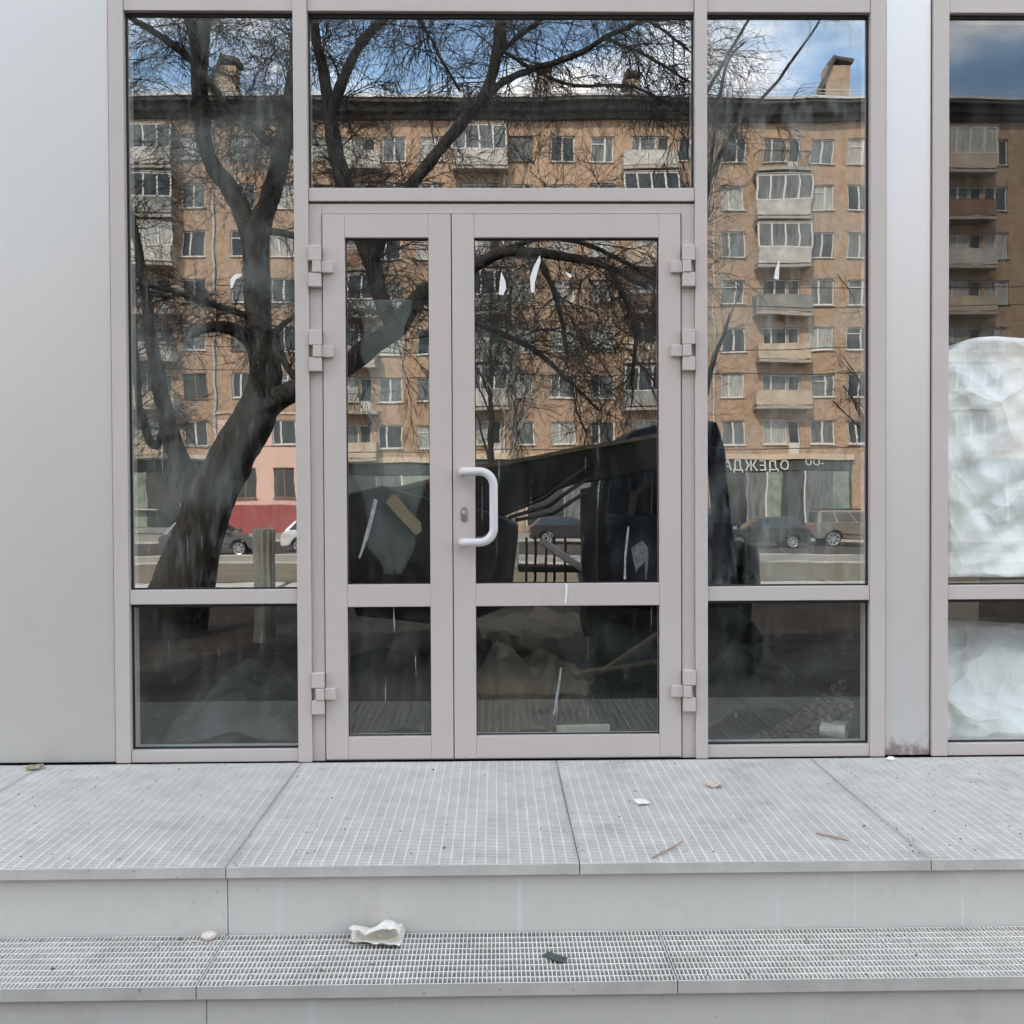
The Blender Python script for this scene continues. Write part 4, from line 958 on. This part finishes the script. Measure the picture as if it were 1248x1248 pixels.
TAPEW = mat('clear_tape', (0.24, 0.25, 0.24), 0.4, var=0.6, scale=40)
on_glass('tape_strip', TAPEW, [(456,607),(460,610),(455,632),(449,655),(439,681),(437,680),(444,655),(450,632)], 0.006, 'thin whitish tape strip dangling on the narrow leaf', 'tape')
on_glass('tape_strip', TAPEW, [(765,641),(767,643),(765,664),(763,680),(763,706),(760,706),(761,676),(763,655)], 0.006, 'thin whitish tape strip low on the wide leaf glass', 'tape')
on_glass('tape_strip', TAPEW, [(769,668),(783,659),(790,668),(790,681),(788,706),(786,706),(786,684),(778,692),(775,698)], 0.034, 'crumpled clear tape scrap low on the wide leaf glass', 'tape')
on_glass('tape_strip', TAPEW, [(683,813),(685,814),(681,845),(676,872),(674,870),(678,845)], 0.006, 'long white scraped tape mark on the lower door pane', 'tape')
# floor litter inside
o = MB().box(-0.11, 0.11, -0.012, 0.012, 0, 0.118).build('wood_offcut', TANB, None, 0.003); q = onz(746, 888, 0.0); o.location = (0.355, 0.14, -0.017); o.rotation_euler.z = R_(6)
tag(o, 'pale wood offcut on the floor just inside the wide leaf', 'offcut')
CANM = mat('can_metal', (0.34, 0.33, 0.30), 0.4, 0.4, var=0.3, scale=12)
can = thing('tin_can', 'open tin can lying on its side inside the window corner', 'can', (1.375, 0.11, 0.073)); can.rotation_euler = (0, 0, R_(58))
MB().lathe([(0.036, 0.05), (0.038, 0.048), (0.038, -0.05), (0.036, -0.052), (0.028, -0.050), (0.028, 0.03)], (0, 0, 0.006), 'y', 22).build('body', CANM, can, 0, False)
RUB = mat('rubble_grit', (0.13, 0.105, 0.075), 0.95, col2=(0.05, 0.042, 0.034), scale=18, bump=0.01, bscale=40)
rb = MB(); r_ = random.Random(21)
for i in range(900):
    a = r_.random(); x = 1.10 + 0.36*r_.random()**0.6; y = 0.10+0.30*r_.random(); hmax = max(0, (x-1.10)/0.36)*0.30*(1-abs(y-0.22)/0.34)
    s_ = r_.uniform(0.005, 0.018); z = -0.017 + r_.random()*hmax
    n = len(rb.v); rb.v += [(x+s_, y, z), (x-s_, y+s_*.3, z), (x, y+s_, z+s_*.2), (x, y-s_, z-s_*.2), (x+s_*.2, y, z+s_*.9), (x, y, z-s_*.5)]
    rb.f += [(n,n+2,n+4),(n+2,n+1,n+4),(n+1,n+3,n+4),(n+3,n,n+4),(n,n+5,n+2),(n+2,n+5,n+1),(n+1,n+5,n+3),(n+3,n+5,n)]
o = rb.build('rubble', RUB); tag(o, 'small heap of grit and rubble inside the window corner', 'rubble', kind='stuff')

# ================================================================== LITTER ON THE STEPS
def scrap(name, m, px, py, z, w_, h_, seed, label, cat, amp=0.02, rz=0, nx_=18, ny_=12, curl=0.0, shape=None):
    q = onz(px, py, z); s = MB()
    for j in range(ny_+1):
        for i in range(nx_+1):
            u, v = i/nx_*2-1, j/ny_*2-1
            e = 1 + 0.16*mno.noise((u*2.2+seed, v*2.2, seed))
            x, y = u*w_/2*e, v*h_/2*e*(shape(u) if shape else 1)
            s.v.append((x, y, 0.004 + amp*max(0, 0.35+mno.noise((u*1.9+seed, v*1.9, seed*2))) + curl*(abs(v)**2.2 + 0.6*abs(u)**3)))
    for j in range(ny_):
        for i in range(nx_): a = j*(nx_+1)+i; s.f.append((a, a+1, a+nx_+2, a+nx_+1))
    o = s.build(name, m, None, 0, True); o.location = q; o.rotation_euler.z = R_(rz)
    md = o.modifiers.new('thickness', 'SOLIDIFY'); md.thickness = 0.0015; md.offset = 1
    return tag(o, label, cat)
CUP = mat('soiled_paper', (0.80, 0.77, 0.71), 0.8, col2=(0.62, 0.56, 0.47), scale=10)
crumple(CUP, 35, 0.006, 80, 0.002)
GRN = mat('dark_green_shard', (0.045, 0.06, 0.055), 0.35)
LEAF = mat('dry_leaf', (0.62, 0.50, 0.40), 0.9, var=0.2, scale=20); TWG = mat('dry_twig', (0.33, 0.22, 0.15), 0.9, var=0.2, scale=20)
STONE = mat('pinkish_stone', (0.62, 0.53, 0.47), 0.9, var=0.15, scale=15, bump=0.002, bscale=60)
def wrapper(u, v):
    a = R_(-205) + v*R_(275); rr = 0.030 + 0.012*u + 0.007*mno.noise((u*4, v*4, 1.9)); pinch = 0.55+0.45*abs(math.cos(u*4.6))
    x = (u-0.5)*0.145 + 0.010*mno.noise((u*3, v*3, 6.6)); y = math.sin(a)*rr*1.15*(0.8+0.4*u); z = (1-math.cos(a))*rr*0.60*pinch + 0.007*mno.noise((u*7, v*6, 3.7))
    return (x, -y, max(z, 0.0)+0.002)
o = hang('crumpled_paper', CUP, wrapper, 36, 30, 'crumpled soiled white paper wrapper on the lower step', 'paper', 0.0015)
o.location = onz(458, 1147, ZS); o.rotation_euler.z = R_(-5)
scrap('paper_scrap', PAPER, 782, 979, 0.001, 0.045, 0.05, 6.1, 'small bright white paper scrap on the landing grating', 'paper scrap', 0.006, 12, 8, 8)
scrap('dry_leaf', LEAF, 871, 959, 0.001, 0.04, 0.06, 2.7, 'small pale dry leaf on the landing near the window', 'leaf', 0.014, 30, 10, 10, shape=lambda u: 1-0.7*u*u)
scrap('dry_leaf', mat('brown_leaf', (0.34, 0.28, 0.17), 0.9, var=0.2, scale=30), 42, 937, 0.001, 0.06, 0.07, 8.7, 'brownish dry leaf against the foot of the blank wall', 'leaf', 0.012, 50, 10, 10, shape=lambda u: 1-0.7*u*u)
o = MB().box(-0.036, 0.036, -0.014, 0.014, 0, 0.004).build('plastic_shard', GRN, None, 0.001); o.location = onz(676, 1169, ZS) + Vector((0, 0, 0.004)); o.rotation_euler = (R_(4), R_(-5), R_(-48))
tag(o, 'dark green plastic shard lying on the lower step grating', 'shard')
def pebble(px, py, z, r, m, label, cat, seed, name='stone_chip'):
    bm = bmesh.new(); bmesh.ops.create_icosphere(bm, subdivisions=2, radius=r)
    for v in bm.verts: v.co = Vector((v.co.x*1.25, v.co.y, v.co.z*0.75))*(1+0.3*mno.noise(v.co*40+Vector((seed, 0, 0))))
    me = bpy.data.meshes.new(name); bm.to_mesh(me); bm.free(); me.materials.append(m)
    o = link(name, me, None, onz(px, py, z)+Vector((0, 0, r*0.7))); return tag(o, label, cat)
pebble(256, 1145, ZS, 0.018, STONE, 'small pinkish stone at the back of the lower step', 'stone', 1.0)
pebble(1086, 927, 0.0, 0.0125, mat('white_chip', (0.82, 0.81, 0.78), 0.8), 'tiny white chip at the foot of the column', 'chip', 4.0)
def twig(pts, r, label):
    P_ = [onz(px, py, 0.0)+Vector((0, 0, r+0.0005+dz)) for px, py, dz in pts]
    o = MB().tube([p-P_[0] for p in P_], [r*0.8, r, r*0.9, r*0.5][:len(P_)], 6).build('dry_twig', TWG); o.location = P_[0]
    return tag(o, label, 'twig')
twig([(796,1047,0), (808,1041,.002), (820,1036,.003), (832,1028,.004)], 0.0032, 'reddish dry twig near the front edge of the landing')
twig([(995,1018,.003), (1008,1020,.001), (1022,1023,.001), (1034,1026,0)], 0.0028, 'dark thin twig on the landing before the column')
# fine dirt caught in the gratings
cr_ = MB(); r_ = random.Random(4)
for i in range(150):
    if i < 110: px, py, z = r_.uniform(0, 1248), r_.uniform(935, 1050), 0.0005
    else: px, py, z = r_.uniform(0, 1248), r_.uniform(1140, 1190), ZS+0.0005
    q = onz(px, py, z); s_ = r_.uniform(0.0015, 0.005)*(1.6 if r_.random() < .1 else 1); a = r_.uniform(0, 3)
    n = len(cr_.v); cr_.v += [(q.x+s_*math.cos(a+k*2.09), q.y+s_*math.sin(a+k*2.09), q.z) for k in range(3)] + [(q.x, q.y, q.z+s_*0.7)]
    cr_.f += [(n,n+1,n+3),(n+1,n+2,n+3),(n+2,n,n+3)]
for i in range(420):
    k = r_.random()
    if k < 0.45: px, py, z = r_.uniform(0, 1248), 929-r_.random()*4+r_.random()**3*14, 0.0005
    elif k < 0.75:
        j0 = r_.choice([((368, 929), (276, 1058)), ((677, 925), (704, 1048)), ((1003, 926), (1128, 1042))]); t = r_.random()**0.6
        px, py, z = j0[0][0]+(j0[1][0]-j0[0][0])*t+r_.gauss(0, 7), j0[0][1]+(j0[1][1]-j0[0][1])*t, 0.0005
    else: px, py, z = r_.uniform(0, 1248), 1143+abs(r_.gauss(0, 5)), ZS+0.0005
    q = onz(px, py, z)
    if q.y > -0.03: q.y = -0.03-r_.random()*0.02
    s_ = r_.uniform(0.001, 0.0036); a = r_.uniform(0, 3)
    n = len(cr_.v); cr_.v += [(q.x+s_*math.cos(a+k2*2.09), q.y+s_*math.sin(a+k2*2.09), q.z) for k2 in range(3)] + [(q.x, q.y, q.z+s_*0.7)]
    cr_.f += [(n,n+1,n+3),(n+1,n+2,n+3),(n+2,n,n+3)]
o = cr_.build('dirt_crumbs', mat('dirt_crumb', (0.10, 0.08, 0.06), 0.95)); tag(o, 'fine dirt crumbs scattered over the gratings', 'dirt', kind='stuff')

# white paint run on the middle rail of the wide leaf
def heap(name, m, x0, x1, y0, y1, hgt, seed, label, cat):
    def fn(u, v):
        x = x0+(x1-x0)*u; y = y0+(y1-y0)*v; e = math.sin(math.pi*min(max(u, 0), 1))**0.45*math.sin(math.pi*min(v*0.9+0.05, 1))**0.6
        n = 0.60 + 0.28*mno.noise((x*2.6, y*2.6, seed)) + 0.30*mno.noise((x*7+y*3, y*6, seed+3)) + 0.20*abs(mno.noise((x*6-y*9, y*5, seed+9))) + 0.10*abs(mno.noise((x*20, y*14, seed)))
        return (x+0.03*mno.noise((x*9, y*9, seed+7)), y, -0.016 + hgt*e*n)
    o = hang(name, m, fn, 60, 40, label, cat, 0.002)
    for f in o.data.polygons: f.use_smooth = True
heap('debris_heap', mat('murky_sheet', (0.05, 0.058, 0.05), 0.7, col2=(0.03, 0.032, 0.028), scale=6), -1.40, -0.76, 0.10, 0.75, 0.42, 2.1, 'murky grey green crumpled sheeting low behind the window by the blank wall', 'sheeting')
heap('debris_heap', mat('brown_rag', (0.06, 0.048, 0.034), 0.8, col2=(0.03, 0.026, 0.02), scale=7), -0.66, -0.20, 0.12, 0.80, 0.50, 5.3, 'dark brown crumpled rags on the floor inside the narrow leaf', 'rags')
heap('debris_heap', mat('tan_wrap', (0.13, 0.105, 0.065), 0.8, col2=(0.06, 0.05, 0.035), scale=5), -0.14, 0.46, 0.14, 0.95, 0.50, 8.2, 'tan crumpled packing paper on the floor inside the wide leaf', 'packing paper')
heap('debris_heap', mat('dark_sheet', (0.045, 0.05, 0.043), 0.7, col2=(0.025, 0.026, 0.022), scale=6), 0.82, 1.44, 0.34, 1.05, 0.46, 11.4, 'dark crumpled sheeting behind the rubble in the window corner', 'sheeting')
on_glass('paint_drip', PAPER, [(689,711),(692,711),(691.5,724),(690,735.5),(688,735.5),(689.2,722)], -0.0205, 'thin white paint drip down the middle rail of the wide leaf', 'paint drip', 0.0008)
